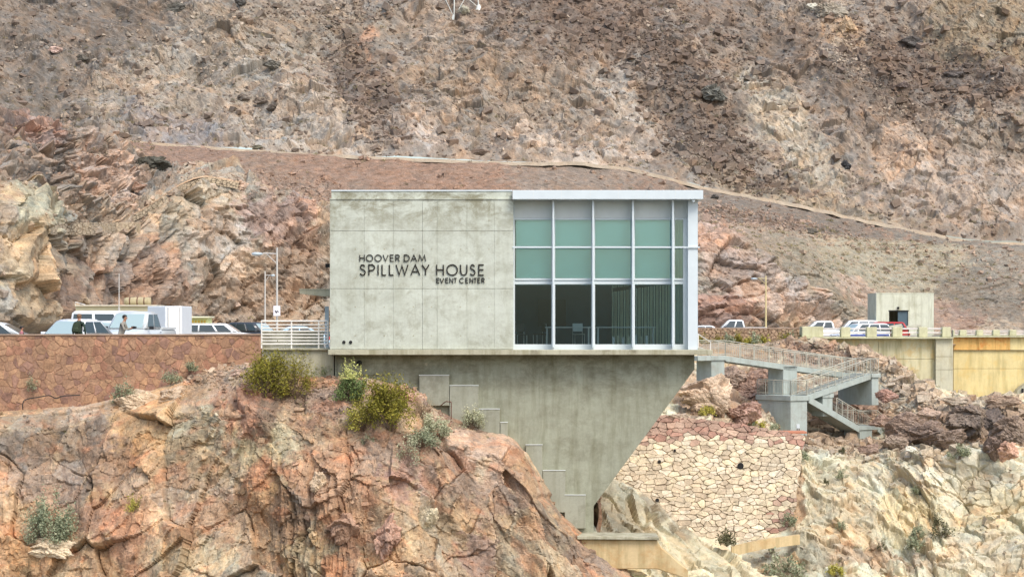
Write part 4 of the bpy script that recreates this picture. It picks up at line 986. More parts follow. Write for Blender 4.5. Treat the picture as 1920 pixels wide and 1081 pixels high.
def cap_pier(px0, px1, pyt, pyc, pyb, b0, b1, over=.10):
    a0, zt = sp(px0, pyt, b0); a1, _ = sp(px1, pyt, b0); _, zc = sp((px0+px1)/2, pyc, b0); _, zb = sp((px0+px1)/2, pyb, b0)
    zt = sp((px0+px1)/2, pyt, b0)[1]
    stp(sbox(a0-over, a1+over, b0-over, b1+over, zc, zt), 'landing', M['stair'], bevel=.01)
    stp(sbox(a0, a1, b0, b1, zb-.6, zc-.002), 'pier', M['stair'], bevel=.01); return a0, a1, zt
A = cap_pier(1334, 1358.5, 667, 675, 716, B1a, B1b)
stp(sbox(A[0]-1.2, A[0]-.11, B1a-.1, B1b+.1, A[2]-.28, A[2]-.004), 'landing', M['stair'])
A2 = cap_pier(1468.7, 1494.7, 686, 690.5, 760, B1a, B1b, .0)
Cc = cap_pier(1634.7, 1647.4, 700, 707, 742, B2a, B1b)
aB0, zBt = sp(1482.6, 741.6, 0); aB1, _ = sp(1513.4, 741.6, 0); zBc = sp(1490, 751, 0)[1]; zBb = sp(1500, 814, 0)[1]
stp(sbox(aB0-.08, aB1+.08, B2a-.08, B1b+.08, zBc, zBt), 'landing', M['stair'], bevel=.01)
stp(sbox(aB0, aB1, B2a, B1b, zBb-.6, zBc-.002), 'pier', M['stair'], bevel=.01)
# flight 1 (rear)
a0, z0 = sp(1359, 667, B1a); a1, z1 = sp(1468.7, 682.5, B1a); a2, _ = sp(1634, 706, B1a); z2 = Cc[2]
stp(slope_beam(A[1]+.10, A[2], a1, z1, B1a, B1a+.18, .34), 'stringer', M['stair']); stp(slope_beam(A[1]+.10, A[2], a1, z1, B1b-.18, B1b, .34), 'stringer', M['stair'])
stp(slope_beam(a1, z1, Cc[0]-.1, z2, B1a, B1a+.18, .34), 'stringer', M['stair']); stp(slope_beam(a1, z1, Cc[0]-.1, z2, B1b-.18, B1b, .34), 'stringer', M['stair'])
def treads(a0, z0, a1, z1, b0, b1, n, dz=0, th=.07, dep=.30):
    for i in range(n):
        t = (i+.5)/n; a = a0+(a1-a0)*t; z = z0+(z1-z0)*t+dz; stp(sbox(a-dep/2, a+dep/2, b0, b1, z-th, z), 'step', M['tread'])
treads(A[1]+.1, A[2]-.05, Cc[0]-.1, z2-.05, B1a+.18, B1b-.18, 16, 0, .06, .62)
# flight 2 (front, coming back down to the left)
aC = Cc[0]-.1; aE, zE = sp(1553, 722, 0); zC = Cc[2]
stp(slope_beam(aB1+.08, zBt, aC, zC, B2a, B2a+.16, .36), 'stringer', M['stair']); stp(slope_beam(aB1+.08, zBt, aC, zC, B2b-.16, B2b, .36), 'stringer', M['stair'])
treads(aB1+.1, zBt, aC, zC, B2a+.16, B2b-.16, 17, .05, .06, .46)
aE0 = sq(1542, .15); aE1 = sq(1560.5, .15); zt = zBt+(zC-zBt)*((aE0+aE1)/2-aB1)/(aC-aB1)
# flight 3 (below flight 2, going down to the right)
aD0, zD = sp(1609, 798, 0); aD1, _ = sp(1644, 798, 0); zDc = sp(1620, 805.5, 0)[1]
stp(slope_beam(aB1+.08, zBt-.06, aD0, zD, -.12, .02, .42), 'stringer', M['stair']); stp(slope_beam(aB1+.08, zBt-.06, aD0, zD, B2b-.02, B2b+.12, .42), 'stringer', M['stair'])
treads(aB1+.1, zBt-.1, aD0, zD-.1, .02, B2b-.02, 20, -.1, .16, .30)
stp(sbox(aE0, aE1, .12, 1.2, zBt+(zD-zBt)*(aE1-aB1)/(aD0-aB1)-.30, zt-.36), 'pier', M['stair'], bevel=.01); stp(sbox(aE0-.06, aE1+.06, .06, 1.3, zt-.62, zt-.34), 'pier_cap', M['stair'])
stp(sbox(aD0, aD1, -.12, B2b+.12, zDc, zD), 'landing', M['stair'], bevel=.01); stp(sbox(aD0+.1, sq(1634, 0), -.05, B2b, zDc-1.6, zDc-.002), 'pier', M['stair'])
stp(slope_beam(aD1, zD, aD1+1.3, zD-.9, -.12, 0, .4), 'stringer', M['stair'])
def railing(p, q, h=.98, n=5, pal=.16, name='railing'):
    """one railing panel run: top and bottom tube, posts, thin balusters"""
    p, q = Vector(p), Vector(q); up = Vector((0, 0, h)); b = MB(); L = (q-p).length
    b.tube(p+up, q+up, .030); b.tube(p+up*.12, q+up*.12, .018); b.tube(p+up*.88, q+up*.88, .014)
    for i in range(n+1): r = p+(q-p)*(i/n); b.tube(r, r+up, .028)
    k = int(L/pal)
    for i in range(k+1): r = p+(q-p)*(i/k); b.tube(r+up*.12, r+up*.88, .0075, n=4, caps=False)
    rr = stp(b, name, M['stair_rail']); return rr
off = Vector((0, 0, .0))
def rl2(a0, z0, a1, z1, b, n): railing(sw_(a0, b, z0), sw_(a1, b, z1), n=n)
rl2(A[0]-.05, A[2], A[1]+.1, A[2], B1a, 2); rl2(A[1]+.1, A[2], a1, z1, B1a, 4); rl2(a1, z1, Cc[0]-.1, z2, B1a, 6)
rl2(A[0]-.9, A[2], A[1]+.1, A[2], B1b, 2); rl2(A[1]+.1, A[2], a1, z1, B1b, 4); rl2(a1, z1, Cc[1], z2, B1b, 6)
rl2(aB1, zBt, aC, zC, .06, 9); rl2(aB1, zBt, aC, zC, B2b-.06, 9)
railing(sw_(Cc[1]-.03, B2a, Cc[2]), sw_(Cc[1]-.03, B1b, Cc[2]), n=3); rl2(Cc[0]-.1, Cc[2], Cc[1], Cc[2], B2a+.02, 1)
rl2(aB0, zBt, aB1, zBt, .0, 1); railing(sw_(aB0, 0, zBt), sw_(aB0, B1b, zBt), n=4); rl2(aB0, zBt, aB1, zBt, B1b, 1)
rl2(aB1+.1, zBt, aD0, zD, B2b+.05, 7); rl2(aE1+.2, zBt+(zD-zBt)*(aE1+.2-aB1)/(aD0-aB1), aD0, zD, -.05, 4)
rl2(aD0, zD, aD1, zD, B2b+.05, 2); rl2(aD0, zD, aD1, zD, -.05, 1); rl2(aD1, zD, aD1+1.3, zD-.9, B2b+.05, 1); rl2(aD1, zD, aD1+1.3, zD-.9, -.05, 1)
# rail from the house corner down to the first landing
h0 = at(1309, 626, 100); h1 = at(1332, 641, 104)
b = MB(); b.tube(h0, h1, .03); b.tube(h0+Vector((0, 0, -.55)), h1+Vector((0, 0, -.42)), .018); b.tube(h1, at(1332, 662, 104), .03); b.tube(h0, at(1309, 655, 100), .03)
hp(b, 'corner_handrail', M['white_rail'])
eb = thing('electrical_box', 'small white box on two dark posts against the big lower stair pier', 'box', at(1498, 812, 147))
wpart(pbox(1493.5, 795, 1499.5, 802.5, 147.0, 147.2), 'box_body', M['alu'], eb, bevel=.01)
for px in (1494.8, 1498.4): wpart(MB().tube(at(px, 813, 147.1), at(px, 797, 147.25), .03), 'post', M['rust'], eb)
hb = pbox(1452, 808.5, 1513, 812.5, 144.6, 146.2); tag(hb.build('terracotta_slab', plain('terracotta', lin(190, 128, 100), .85, 0, .1, 2), bevel=.02), 'flat terracotta coloured slab at the foot of the big stair pier', 'slab')

# ---------------------------------------------------------------- low rubble wall with scrub, dam wall, parapet
lw = thing('low_rubble_wall', 'low brown rubble wall with scrub growing along its foot, right of the house', 'wall', at(1410, 648, 168))
LWY = 168
SM_TAN = stonemats('tan_rubble_stone', [(164, 138, 112)])
stone_wall(lw, [(1285, 616), (1505, 616), (1505, 655), (1285, 655)], 8, 5.5, lambda x, y, o: tuple(at(x, y, LWY-o)), .05, .10, lambda x, y, r: SM_TAN[0], 31, 0)
wpart(pbox(1280, 616, 1506, 662, LWY+.02, LWY+.7), 'wall_core', M['mortar'], lw); wpart(pbox(1280, 614, 1506, 615.9, LWY-.1, LWY+.8), 'coping', M['coping'], lw)
M['dam'] = concrete('dam_concrete', lin(206, 198, 160), lin(206, 172, 104), streak=1.0, stain_amt=.55)
M['dam2'] = concrete('grey_dam_concrete', lin(198, 194, 168), lin(176, 160, 120), streak=.8, stain_amt=.4)
M['dam_y'] = concrete('yellow_washed_concrete', lin(226, 208, 150), lin(220, 188, 112), streak=.6, stain_amt=.5)
M['dam_o'] = concrete('orange_stained_concrete', lin(222, 178, 104), lin(208, 120, 46), streak=1.0, stain_amt=1.0)
M['parapet'] = concrete('parapet_concrete', lin(196, 194, 160), lin(150, 146, 110), streak=.6, stain_amt=.4)
dw = thing('spillway_wall', 'pale yellow concrete spillway wall with an orange stained band under its rail', 'wall', at(1700, 760, 165))
def dp(b, name, mat, **kw): return wpart(b, name, mat, dw, **kw)
def panels(xs, ys, Y, matf, th=.5, gp=.45):
    for i in range(len(xs)-1):
        for j in range(len(ys)-1):
            dp(pbox(xs[i]+gp*.5, ys[j]+gp*.5, xs[i+1]-gp*.5, ys[j+1]-gp*.5, Y, Y+th), 'wall_panel', matf(i, j), bevel=.02)
    dp(pbox(xs[0], ys[0]+1, xs[-1], ys[-1], Y+.06, Y+th+.6), 'wall_core', M['mortar_pale'])
panels([1504, 1646.6, 1754], [634.5, 673, 715, 790], 166, lambda i, j: M['dam'])
panels([1754.3, 1787], [634.5, 668.5, 693, 732, 790], 165.6, lambda i, j: M['dam2'])
dp(pbox(1500, 631.5, 1788, 634.4, 165.3, 172), 'deck_edge', M['parapet'])
panels([1787.4, 2010, 2200], [656.2, 691, 800], 189, lambda i, j: M['dam_y'])
panels([1787.4, 1834, 1866, 1894, 2010, 2200], [632, 656], 188.8, lambda i, j: M['dam_o'] if i in (0, 1, 2) else M['dam_y'], gp=.2)
dp(pbox(1787.4, 628.6, 2200, 631.9, 188.4, 196), 'deck_edge', M['parapet'])
b = MB(); arc_ = [(1950, 712)]+[(1950-57*math.sin(R(t)), 772-60*math.cos(R(t))) for t in range(5, 91, 10)]+[(1893, 860), (1950, 860)]
b.prism([at(x, y, 187.6) for x, y in arc_], [at(x, y, 187.6)+Vector((0, 1.1, 0)) for x, y in arc_]); dp(b, 'gate_arch', M['slab_con'])
b = MB().box(at(1916, 0, 187.5).x, at(1919, 0, 187.5).x, 187.4, 187.6, at(0, 800, 187.5).z, at(0, 728, 187.5).z); dp(b, 'gate_slot', M['dark'])
pp = thing('parapet_rail', 'row of square concrete posts joined by white rails along the dam road', 'railing', at(1650, 634, 165.8))
M['prail'] = plain('white_tube_rail', lin(214, 208, 204), .5)
def pil(x0, x1, y0, y1, Y, d=.7): wpart(pbox(x0, y0, x1, y1, Y, Y+d), 'post', M['parapet'], pp, bevel=.03)
L1 = [(1504, 1544), (1577, 1594.5), (1625.5, 1644), (1674, 1692), (1723, 1739), (1767, 1783)]
for k, (x0, x1) in enumerate(L1): pil(x0, x1, 612.8 if k else 611.8, 631.4, 165.8, 1.6 if k == 0 else .8)
L2 = [(1787, 1790)]+[(1800+31.2*i, 1812.5+31.2*i) for i in range(9)]
for (x0, x1) in L2: pil(x0, x1, 618, 628.5, 188.9, .7)
for i in range(len(L1)-1):
    for y in (616, 623.5): wpart(MB().tube(at(L1[i][1], y, 166.1), at(L1[i+1][0], y, 166.1), .055, n=8), 'rail', M['prail'], pp)
for i in range(len(L2)-1):
    for y in (619.6, 622.8, 626): wpart(MB().tube(at(L2[i][1], y, 189.2), at(L2[i+1][0], y, 189.2), .035, n=8), 'rail', M['prail'], pp)
dk = pbox(1500, 631, 1787, 632.5, 172.2, 215); pbox(1788, 629.5, 2250, 631, 196.2, 215, dk); o = dk.build('dam_road', M['asphalt']); o['kind'] = 'structure'
# hut on the dam road
HYY = 205
hut = thing('concrete_hut', 'small flat roofed concrete hut with a dark doorway above the dam road', 'hut', at(1700, 614, HYY))
def up_(b, name, mat, **kw): return wpart(b, name, mat, hut, **kw)
M['hutc'] = concrete('hut_concrete', lin(204, 206, 186), lin(160, 158, 134), streak=.8, stain_amt=.4)
Z0 = -2.0; zt = at(0, 551, HYY).z; X = lambda px: at(px, 0, HYY).x
dz = at(0, 583, HYY).z
b = MB()
for (xa, xb, za, zb) in ((1643, 1667, Z0, zt), (1703, 1740, Z0, zt), (1667, 1703, dz, zt)): b.box(X(xa), X(xb), HYY, HYY+.3, za, zb)
up_(b, 'front_wall', M['hutc'])
ex = .9
up_(MB().prism([(X(1740), HYY, Z0), (X(1757), HYY+1.6, Z0), (X(1757)-.3, HYY+5, Z0), (X(1643), HYY+5, Z0), (X(1643), HYY+.31, Z0), (X(1740)-.3, HYY+.31, Z0)], [(X(1740), HYY, zt), (X(1757), HYY+1.6, zt), (X(1757)-.3, HYY+5, zt), (X(1643), HYY+5, zt), (X(1643), HYY+.31, zt), (X(1740)-.3, HYY+.31, zt)]), 'side_walls', M['hutc']) if False else None
up_(MB().prism([(X(1740)+.002, HYY, Z0), (X(1757), HYY+1.6, Z0), (X(1757), HYY+5, Z0), (X(1740)+.002, HYY+5, Z0)], [(X(1740)+.002, HYY, zt), (X(1757), HYY+1.6, zt), (X(1757), HYY+5, zt), (X(1740)+.002, HYY+5, zt)]), 'side_wall', M['hutc'])
up_(MB().box(X(1643), X(1643)+.3, HYY+.302, HYY+5, Z0, zt), 'side_wall', M['hutc']); up_(MB().box(X(1643)+.302, X(1740), HYY+4.7, HYY+5, Z0, zt), 'back_wall', M['hutc'])
up_(MB().prism([(X(1642.6), HYY-.02, zt+.002), (X(1740), HYY-.02, zt+.002), (X(1757.4), HYY+1.6, zt+.002), (X(1757.4), HYY+5, zt+.002), (X(1642.6), HYY+5, zt+.002)], [(X(1642.6), HYY-.02, zt+.10), (X(1740), HYY-.02, zt+.10), (X(1757.4), HYY+1.6, zt+.10), (X(1757.4), HYY+5, zt+.10), (X(1642.6), HYY+5, zt+.10)]), 'roof', M['hutc'])
M['door'] = plain('slate_blue_door', lin(72, 92, 102), .5)
up_(MB().box(X(1684), X(1703)-.02, HYY+.12, HYY+.18, Z0, dz-.03), 'door', M['door'])
up_(MB().box(X(1666), X(1704), HYY-.03, HYY-.002, dz, dz+.08), 'door_lintel', M['dark'])
b = MB().box(X(1682), X(1685.5), HYY-.25, HYY-.02, at(0, 579, HYY).z, at(0, 575, HYY).z); up_(b, 'lamp', M['dark'])
# ---------------------------------------------------------------- terrace wall and ramp on the left hillside
def hill_Y(px, py): return surf_at('hillside', px, py)[0].y
tw = thing('terrace_wall', 'dry stone terrace wall on the rock ledge at left', 'wall', at(175, 436, hill_Y(175, 432)-.8))
tx = [92, 130, 170, 215, 262]; ty = [hill_Y(x, 428)-.9 for x in tx]
tY = lambda x: float(np.interp(x, tx, ty))
stone_wall(tw, [(92, 421), (150, 417), (262, 416), (256, 436), (200, 441), (95, 440)], 8.5, 5, lambda x, y, o: tuple(at(x, y, tY(x)-o)), .08, .10, lambda x, y, r: SM_CREAM[4], 41, 0)
for i in range(4): wpart(pbox(tx[i], 420, tx[i+1], 439, max(ty[i], ty[i+1])+.15, max(ty[i], ty[i+1])+.9), 'wall_core', M['mortar_pale'], tw)
rp = [(212, 415), (250, 402), (280, 384), (310, 364), (340, 344), (365, 333), (386, 329), (420, 334), (450, 340)]
Vv = []; 
pyl = lambda x: float(np.interp(x, [p[0] for p in rp], [p[1] for p in rp]))
xs = np.linspace(212, 450, 40); ys = np.array([hill_Y(x, pyl(x)+3)-.5 for x in xs]); ys = boxblur(boxblur(ys, 5, 0), 4, 0)
VV = []
for k, (dy, dd) in enumerate(((3.0, -.35), (0, -.3), (0, 1.3), (3, 1.5))): VV.append([list(at(x, pyl(x)+dy, y)+Vector((0, dd, 0))) for x, y in zip(xs, ys)])
VV = np.array(VV); o = gridmesh('hillside_path', VV, np.broadcast_to(np.array(lin(190, 164, 136)), VV.shape), M['rock_mid'])
rw2 = thing('ramp_wall', 'long dry stone wall holding up the curving hillside path', 'wall', at(300, 400, hill_Y(300, 380)-.6))
pl = [(x, pyl(x)+2.5) for x in (222, 262, 300, 340, 386, 415, 448)]
ry = lambda x: float(np.interp(x, xs, ys))-.45
for (a, c) in zip(pl, pl[1:]):
    stone_wall(rw2, [a, c, (c[0], c[1]+13), (a[0], a[1]+13)], 8.5, 5, lambda x, y, o: tuple(at(x, y, ry(x)-o)), .08, .09, lambda x, y, r: SM_CREAM[4], 43, 0)
# join those runs: one part
kids = [c for c in rw2.children]
bmj = bmesh.new()
for k in kids: bmj.from_mesh(k.data)
mj = bpy.data.meshes.new('small_stones'); bmj.to_mesh(mj); bmj.free(); mj.materials.append(SM_CREAM[4])
for k in kids: bpy.data.objects.remove(k)
o = link('small_stones', mj, rw2); o.matrix_parent_inverse = Matrix.Translation(-Vector(rw2.location)); o['kind'] = 'stuff'
# ---------------------------------------------------------------- lamps, mast, signs
M['galv'] = plain('galvanised_pole', lin(200, 196, 188), .4, .2, .05)
M['lampglass'] = plain('grey_lamp_head', lin(178, 190, 194), .35, 0, .04)
def street_lamp(lbl, px, pyt, Y, side, armpx, zb, armpy, r=.07, body=None):
    t = thing('street_lamp', lbl, 'street lamp', (at(px, 0, Y).x, Y, zb), group='tall street lamps by the road')
    h = at(0, pyt, Y).z-zb; ah = at(0, armpy, Y).z-zb; L = armpx/F*Y*side
    mt = body or M['galv']
    MB().tube((0, 0, 0), (0, 0, h), r, r*.62, n=10).build('pole', mt, t, smooth=False)
    b = MB(); b.tube((0, 0, ah), (L*.55, 0, ah+.03), .03); b.tube((0, 0, ah-.55), (L*.42, 0, ah), .02); b.build('arm', mt, t)
    MB().box(-.14, .14, -.14, .14, 0, .12).build('base_plate', mt, t)
    b = MB(); s = L/abs(L); w = abs(L)*.45
    prof_ = [(.03, 0), (.10, .12*w), (.16, .4*w), (.17, .7*w), (.10, .95*w), (.02, w)]
    b.lathe([(r_, s*h_) for r_, h_ in prof_], (L*.55, 0, ah-.02), 12, 'x')
    me = b.mesh('lamp_head', M['lampglass'], smooth=True)
    for v in me.vertices: v.co.z = (v.co.z-ah)*.62+ah
    link('lamp_head', me, t)
    return t
street_lamp('tall pale street lamp with a left pointing head and a white sign on its pole', 519.5, 464, 128, -1, 48, -1.75, 475.5)
street_lamp('shorter far street lamp with a right pointing head, left of the signed lamp', 497, 508, 190, 1, 19, -1.95, 516, .08)
street_lamp('street lamp standing behind the white pickup right of the house', 1436, 517, 226, -1, 28, -1.95, 522, .10, plain('yellowed_pole', lin(206, 190, 140), .5))
sg = thing('road_sign', 'white rectangular sign with a black arrow symbol hung on the tall lamp pole', 'sign', at(518.5, 599, 127.6))
X0, X1 = at(512.5, 0, 127.7).x, at(525.5, 0, 127.7).x; z0, z1 = at(0, 592, 127.7).z, at(0, 573, 127.7).z
wpart(MB().box(X0, X1, 127.68, 127.72, z0, z1), 'sign_plate', plain('white_sign', lin(226, 224, 230), .5), sg, bevel=.008)
b = MB(); cxs, czs = (X0+X1)/2, (z0+z1)/2-.04
ribbon(b, [(cxs-.09, czs+.07), (cxs-.03, czs-.06), (cxs+.03, czs+.03), (cxs+.10, czs-.02)], .045, 127.665, 127.675)
wpart(b, 'sign_mark', M['dark'], sg)
mast = thing('radio_mast', 'thin whip mast standing on the tan shed roof', 'mast', at(223, 572, 139.5))
wpart(MB().tube(at(223.3, 585, 139.5), at(223.3, 512, 139.5), .035, .02, n=6), 'mast_pole', M['galv'], mast); wpart(MB().tube(at(223.3, 585, 139.5), at(223.3, 577, 139.5), .07, n=8), 'mast_base', M['galv'], mast)
# ---------------------------------------------------------------- shed, bundle, kiosk, box trailer
M['tan'] = plain('tan_siding', lin(204, 196, 160), .7, 0, .06)
sh = thing('storage_shed', 'long low tan shed behind the parked cars at left', 'shed', at(215, 600, 140)-Vector((0, 0, 1.9)))
wpart(pbox(142, 573.5, 292, 660, 140, 143), 'wall', M['tan'], sh); wpart(pbox(140.5, 571.3, 293, 573.4, 139.8, 143.2), 'roof', plain('pale_roof_sheet', lin(214, 206, 184), .6), sh)
wpart(MB().tube(at(141, 566, 140), at(160, 571, 140), .03).tube(at(141, 566, 140), at(141, 572, 140), .02), 'roof_brace', M['galv'], sh)
bd = thing('canvas_bundle', 'rolled tan canvas bundle tied with straps on the shed roof', 'bundle', at(258, 571, 140.6))
b = MB(); c0 = at(258, 564.5, 140.6); b.lathe([(.02, -.82), (.20, -.80), (.25, -.6), (.255, -.1), (.24, 0), (.262, .1), (.262, .6), (.23, .80), (.02, .83)], c0, 14, 'x'); wpart(b, 'canvas_roll', plain('weathered_canvas', lin(172, 160, 126), .9, 0, .2, 4), bd, smooth=True)
for dx in (-.45, .0, .42): wpart(MB().lathe([(.268, -.03), (.268, .03)], c0+Vector((dx, 0, 0)), 14, 'x'), 'strap', M['rust'], bd)
kk = thing('ticket_kiosk', 'small yellow green kiosk with a flat overhanging roof', 'kiosk', at(366, 640, 152))
wpart(pbox(347, 595.5, 390, 652, 152, 154), 'wall', plain('yellow_green_paint', lin(212, 218, 150), .6), kk); wpart(pbox(341, 592.5, 392, 595.3, 151.6, 154.4), 'roof', plain('kiosk_roof', lin(226, 222, 190), .6), kk)
wpart(pbox(343, 596, 346.5, 652, 152.2, 154), 'side_panel', M['dark'], kk)
for i in range(5): wpart(pbox(360+i*5.6, 600, 363+i*5.6, 606.5, 151.95, 151.99), 'notice', plain('yellow_notice', lin(214, 176, 70), .6) if i == 0 else bpy.data.materials['yellow_notice'], kk)
for i in range(4): wpart(pbox(362+i*7, 590.6, 367+i*7, 592.3, 152.5, 153), 'roof_vent', M['dark'], kk)
M['white'] = plain('white_vehicle_paint', lin(226, 230, 230), .25, 0, .03, 1)
M['trailer'] = plain('trailer_sheet', lin(226, 232, 234), .4, 0, .03, 1)
tr = thing('box_trailer', 'tall white box trailer parked behind the silver pickup', 'trailer', (at(303, 0, 119).x, 119, -1.7))
L0, L1_ = at(268, 0, 119).x, at(339.5, 0, 119).x; zt_ = at(0, 573.5, 119).z; xm = at(310, 0, 119).x
wpart(MB().prism([(L0, 120.5, -1.3), (xm, 119, -1.3), (L1_, 119.3, -1.3), (L1_, 123, -1.3), (L0, 123, -1.3)], [(L0, 120.5, zt_), (xm, 119, zt_), (L1_, 119.3, zt_), (L1_, 123, zt_), (L0, 123, zt_)]), 'box_body', M['trailer'], tr, bevel=.03)
for x in (xm+.15, L1_-.1): wpart(MB().tube((x, 119.25 if x > xm+.3 else 119.0, -1.25), (x, 119.25 if x > xm+.3 else 119.0, zt_-.03), .025), 'corner_rail', M['galv'], tr)
for x in (L0+.5, L1_-.5): wpart(MB().lathe([(.33, -.1), (.36, -.08), (.36, .08), (.33, .1)], (x, 120.6, -1.34), 16, 'y'), 'wheel', M['dark'], tr)
# ---------------------------------------------------------------- vehicles
M['carglass'], t_, p_ = newmat('dark_car_glass'); p_.inputs['Base Color'].default_value = (.03, .045, .045, 1); p_.inputs['Roughness'].default_value = .06; p_.inputs['Specular IOR Level'].default_value = .8
M['windshield'], t_, p_ = newmat('windshield_painted_sky'); p_.inputs['Base Color'].default_value = (.34, .44, .44, 1); p_.inputs['Roughness'].default_value = .05; p_.inputs['Specular IOR Level'].default_value = 1.0  # pale base colour paints the sky's reflection into the windshield
M['tyre'] = plain('tyre_rubber', lin(34, 34, 34), .85); M['rim'] = plain('alloy_rim', lin(150, 152, 154), .35, .6)
M['trim'] = plain('black_trim', lin(30, 31, 33), .5); M['redlamp'] = plain('red_lamp', lin(180, 26, 26), .2); M['clearlamp'] = plain('clear_lamp', lin(210, 216, 220), .15)
def paintm(name, c):
    m, t, p = newmat(name); p.inputs['Base Color'].default_value = (*lin(*c), 1); p.inputs['Roughness'].default_value = .3; p.inputs['Coat Weight'].default_value = .6; p.inputs['Coat Roughness'].default_value = .08; return m
def vehicle(name, kind, lbl, px, Y, rz, paint_, grp, zg=None, H=None, scale=1, cat=None, stripe=None):
    zg = zg if zg is not None else -1.52-.42*min(1, max(0, (Y-95)/65))
    t = thing(name, lbl, cat or kind, (at(px, 0, Y).x, Y, zg), R(rz), grp)
    K = {'sedan': dict(L=4.7, W=1.83, H=1.47, belt=.93, c0=-1.95, r0=-.95, r1=.35, c1=1.30, hood=.88, tail=.98),
         'suv': dict(L=4.85, W=1.92, H=1.75, belt=1.08, c0=-2.35, r0=-1.95, r1=.50, c1=1.30, hood=1.05, tail=1.05),
         'pickup': dict(L=5.7, W=2.0, H=1.92, belt=1.2, c0=-.80, r0=-.6, r1=.75, c1=1.55, hood=1.16, tail=1.18),
         'van': dict(L=5.4, W=2.0, H=2.15, belt=1.15, c0=-2.65, r0=-2.5, r1=1.25, c1=1.85, hood=1.12, tail=1.15)}[kind]
    L, W, belt = K['L'], K['W'], K['belt']; H = H or K['H']; w = W/2
    # lower body: stations along the length, (x, half width, bottom, top)
    S = [(-L/2, w*.86, .45, K['tail']-.22), (-L/2+.10, w*.95, .33, K['tail']-.04), (K['c0'], w, .28, belt), (K['c1'], w, .28, belt), (L/2-.55, w*.97, .28, K['hood']-.05), (L/2-.14, w*.90, .30, K['hood']-.2), (L/2, w*.80, .42, K['hood']-.40)]
    if kind == 'pickup': S[1:3] = [(-L/2+.05, w*.98, .5, K['tail']), (K['c0']-.02, w, .4, K['tail'])]
    b = MB(); vs = []
    for (x, hw, zb, zt) in S:
        zm = zb+(zt-zb)*.55
        vs += [(x, -hw*.92, zb), (x, -hw, zm), (x, -hw*.93, zt-.03), (x, -hw*.8, zt), (x, hw*.8, zt), (x, hw*.93, zt-.03), (x, hw, zm), (x, hw*.92, zb)]
    fs = [tuple(range(7, -1, -1)), tuple(range(len(vs)-8, len(vs)))]
    for k in range(len(S)-1):
        for i in range(8): fs.append((8*k+i, 8*k+(i+1) % 8, 8*k+8+(i+1) % 8, 8*k+8+i))
    b.add(vs, fs); b.build('body', paint_, t, bevel=.045, seg=2, smooth=True)
    # cabin
    tw = w*.78; bw = w*.95
    lo = [(K['c0'], -bw, belt-.03), (K['c1'], -bw, belt-.03), (K['c1'], bw, belt-.03), (K['c0'], bw, belt-.03)]; hi = [(K['r0'], -tw, H), (K['r1'], -tw, H), (K['r1'], tw, H), (K['r0'], tw, H)]
    cb = MB(); rg = [lo, [(x, y, H-.05) for x, y, z in hi], [(K['r0']+.22, -tw*.72, H), (K['r1']-.28, -tw*.72, H), (K['r1']-.28, tw*.72, H), (K['r0']+.22, tw*.72, H)]]; cb.add([p for r_ in rg for p in r_], [(3, 2, 1, 0), (8, 9, 10, 11)]+[(4*k+i, 4*k+(i+1) % 4, 4*k+4+(i+1) % 4, 4*k+4+i) for k in (0, 1) for i in range(4)]); hi = rg[1]
    cb.build('cabin', paint_, t, bevel=.07, seg=3, smooth=True)
    def pane(nm, mat, q, u0, u1, v0, v1, off=.014):
        q = [Vector(x) for x in q]; nn = (q[1]-q[0]).cross(q[3]-q[0]).normalized()
        f = lambda u, v: (q[0]*(1-u)+q[1]*u)*(1-v)+(q[3]*(1-u)+q[2]*u)*v
        c = [f(u0, v0), f(u1, v0), f(u1, v1), f(u0, v1)]
        MB().prism([p-nn*.02 for p in c], [p+nn*off for p in c]).build(nm, mat, t, bevel=.008)
    pane('windshield', M['windshield'], [lo[1], lo[2], hi[2], hi[1]], .07, .93, .10, .90)
    pane('rear_window', M['carglass'], [lo[3], lo[0], hi[0], hi[3]], .10, .90, .18, .88)
    spl = {'sedan': [(.12, .46), (.50, .86)], 'suv': [(.05, .30), (.33, .62), (.66, .90)], 'pickup': [(.08, .42), (.48, .86)], 'van': [(.03, .30), (.34, .62), (.70, .92)]}[kind]
    for (u0, u1) in spl:
        pane('side_window', M['carglass'], [lo[0], lo[1], hi[1], hi[0]], u0, u1, .14, .88)
        pane('side_window', M['carglass'], [lo[2], lo[3], hi[3], hi[2]], 1-u1, 1-u0, .14, .88)
    wr = .34 if kind == 'sedan' else .38
    for sx in (-1, 1):
        for sy in (-1, 1):
            x = sx*(L/2-.88)
            MB().lathe([(wr+.05, -.01), (wr+.05, .012)], (x, sy*(w*.985), wr), 18, 'y').build('wheel_arch', M['trim'], t)
            wh = MB().lathe([(wr*.6, -.10), (wr-.03, -.11), (wr, -.08), (wr, .08), (wr-.03, .11), (wr*.6, .10)], (0, 0, 0), 18, 'y').build('wheel', M['tyre'], t, loc=(x, sy*(w-.08), wr))
            MB().lathe([(wr*.62, -.012), (wr*.55, .0), (.05, .02)], (0, sy*.105, 0), 10, 'y').build('rim', M['rim'], wh)
    for sy in (-1, 1):
        MB().box(-.05, .05, -.20, .20, -.08, .08).build('headlight', M['clearlamp'], t, bevel=.02, loc=(L/2-.10, sy*w*.62, K['hood']-.30))
        MB().box(-.05, .05, -.12, .12, -.12, .12).build('tail_light', M['redlamp'], t, bevel=.02, loc=(-L/2+.02, sy*w*.78, K['tail']-.28))
        MB().box(-.06, .07, -.10, .10, -.07, .08).build('mirror', paint_ if kind != 'pickup' else M['trim'], t, bevel=.02, loc=(K['c1']-.42, sy*(w+.12), belt+.05))
        for hx in ((-.2, .75) if kind != 'pickup' else (.0,)): MB().box(-.09, .09, -.015, .015, -.02, .02).build('door_handle', M['rim'], t, loc=(hx-.45, sy*(w+.012), belt-.16))
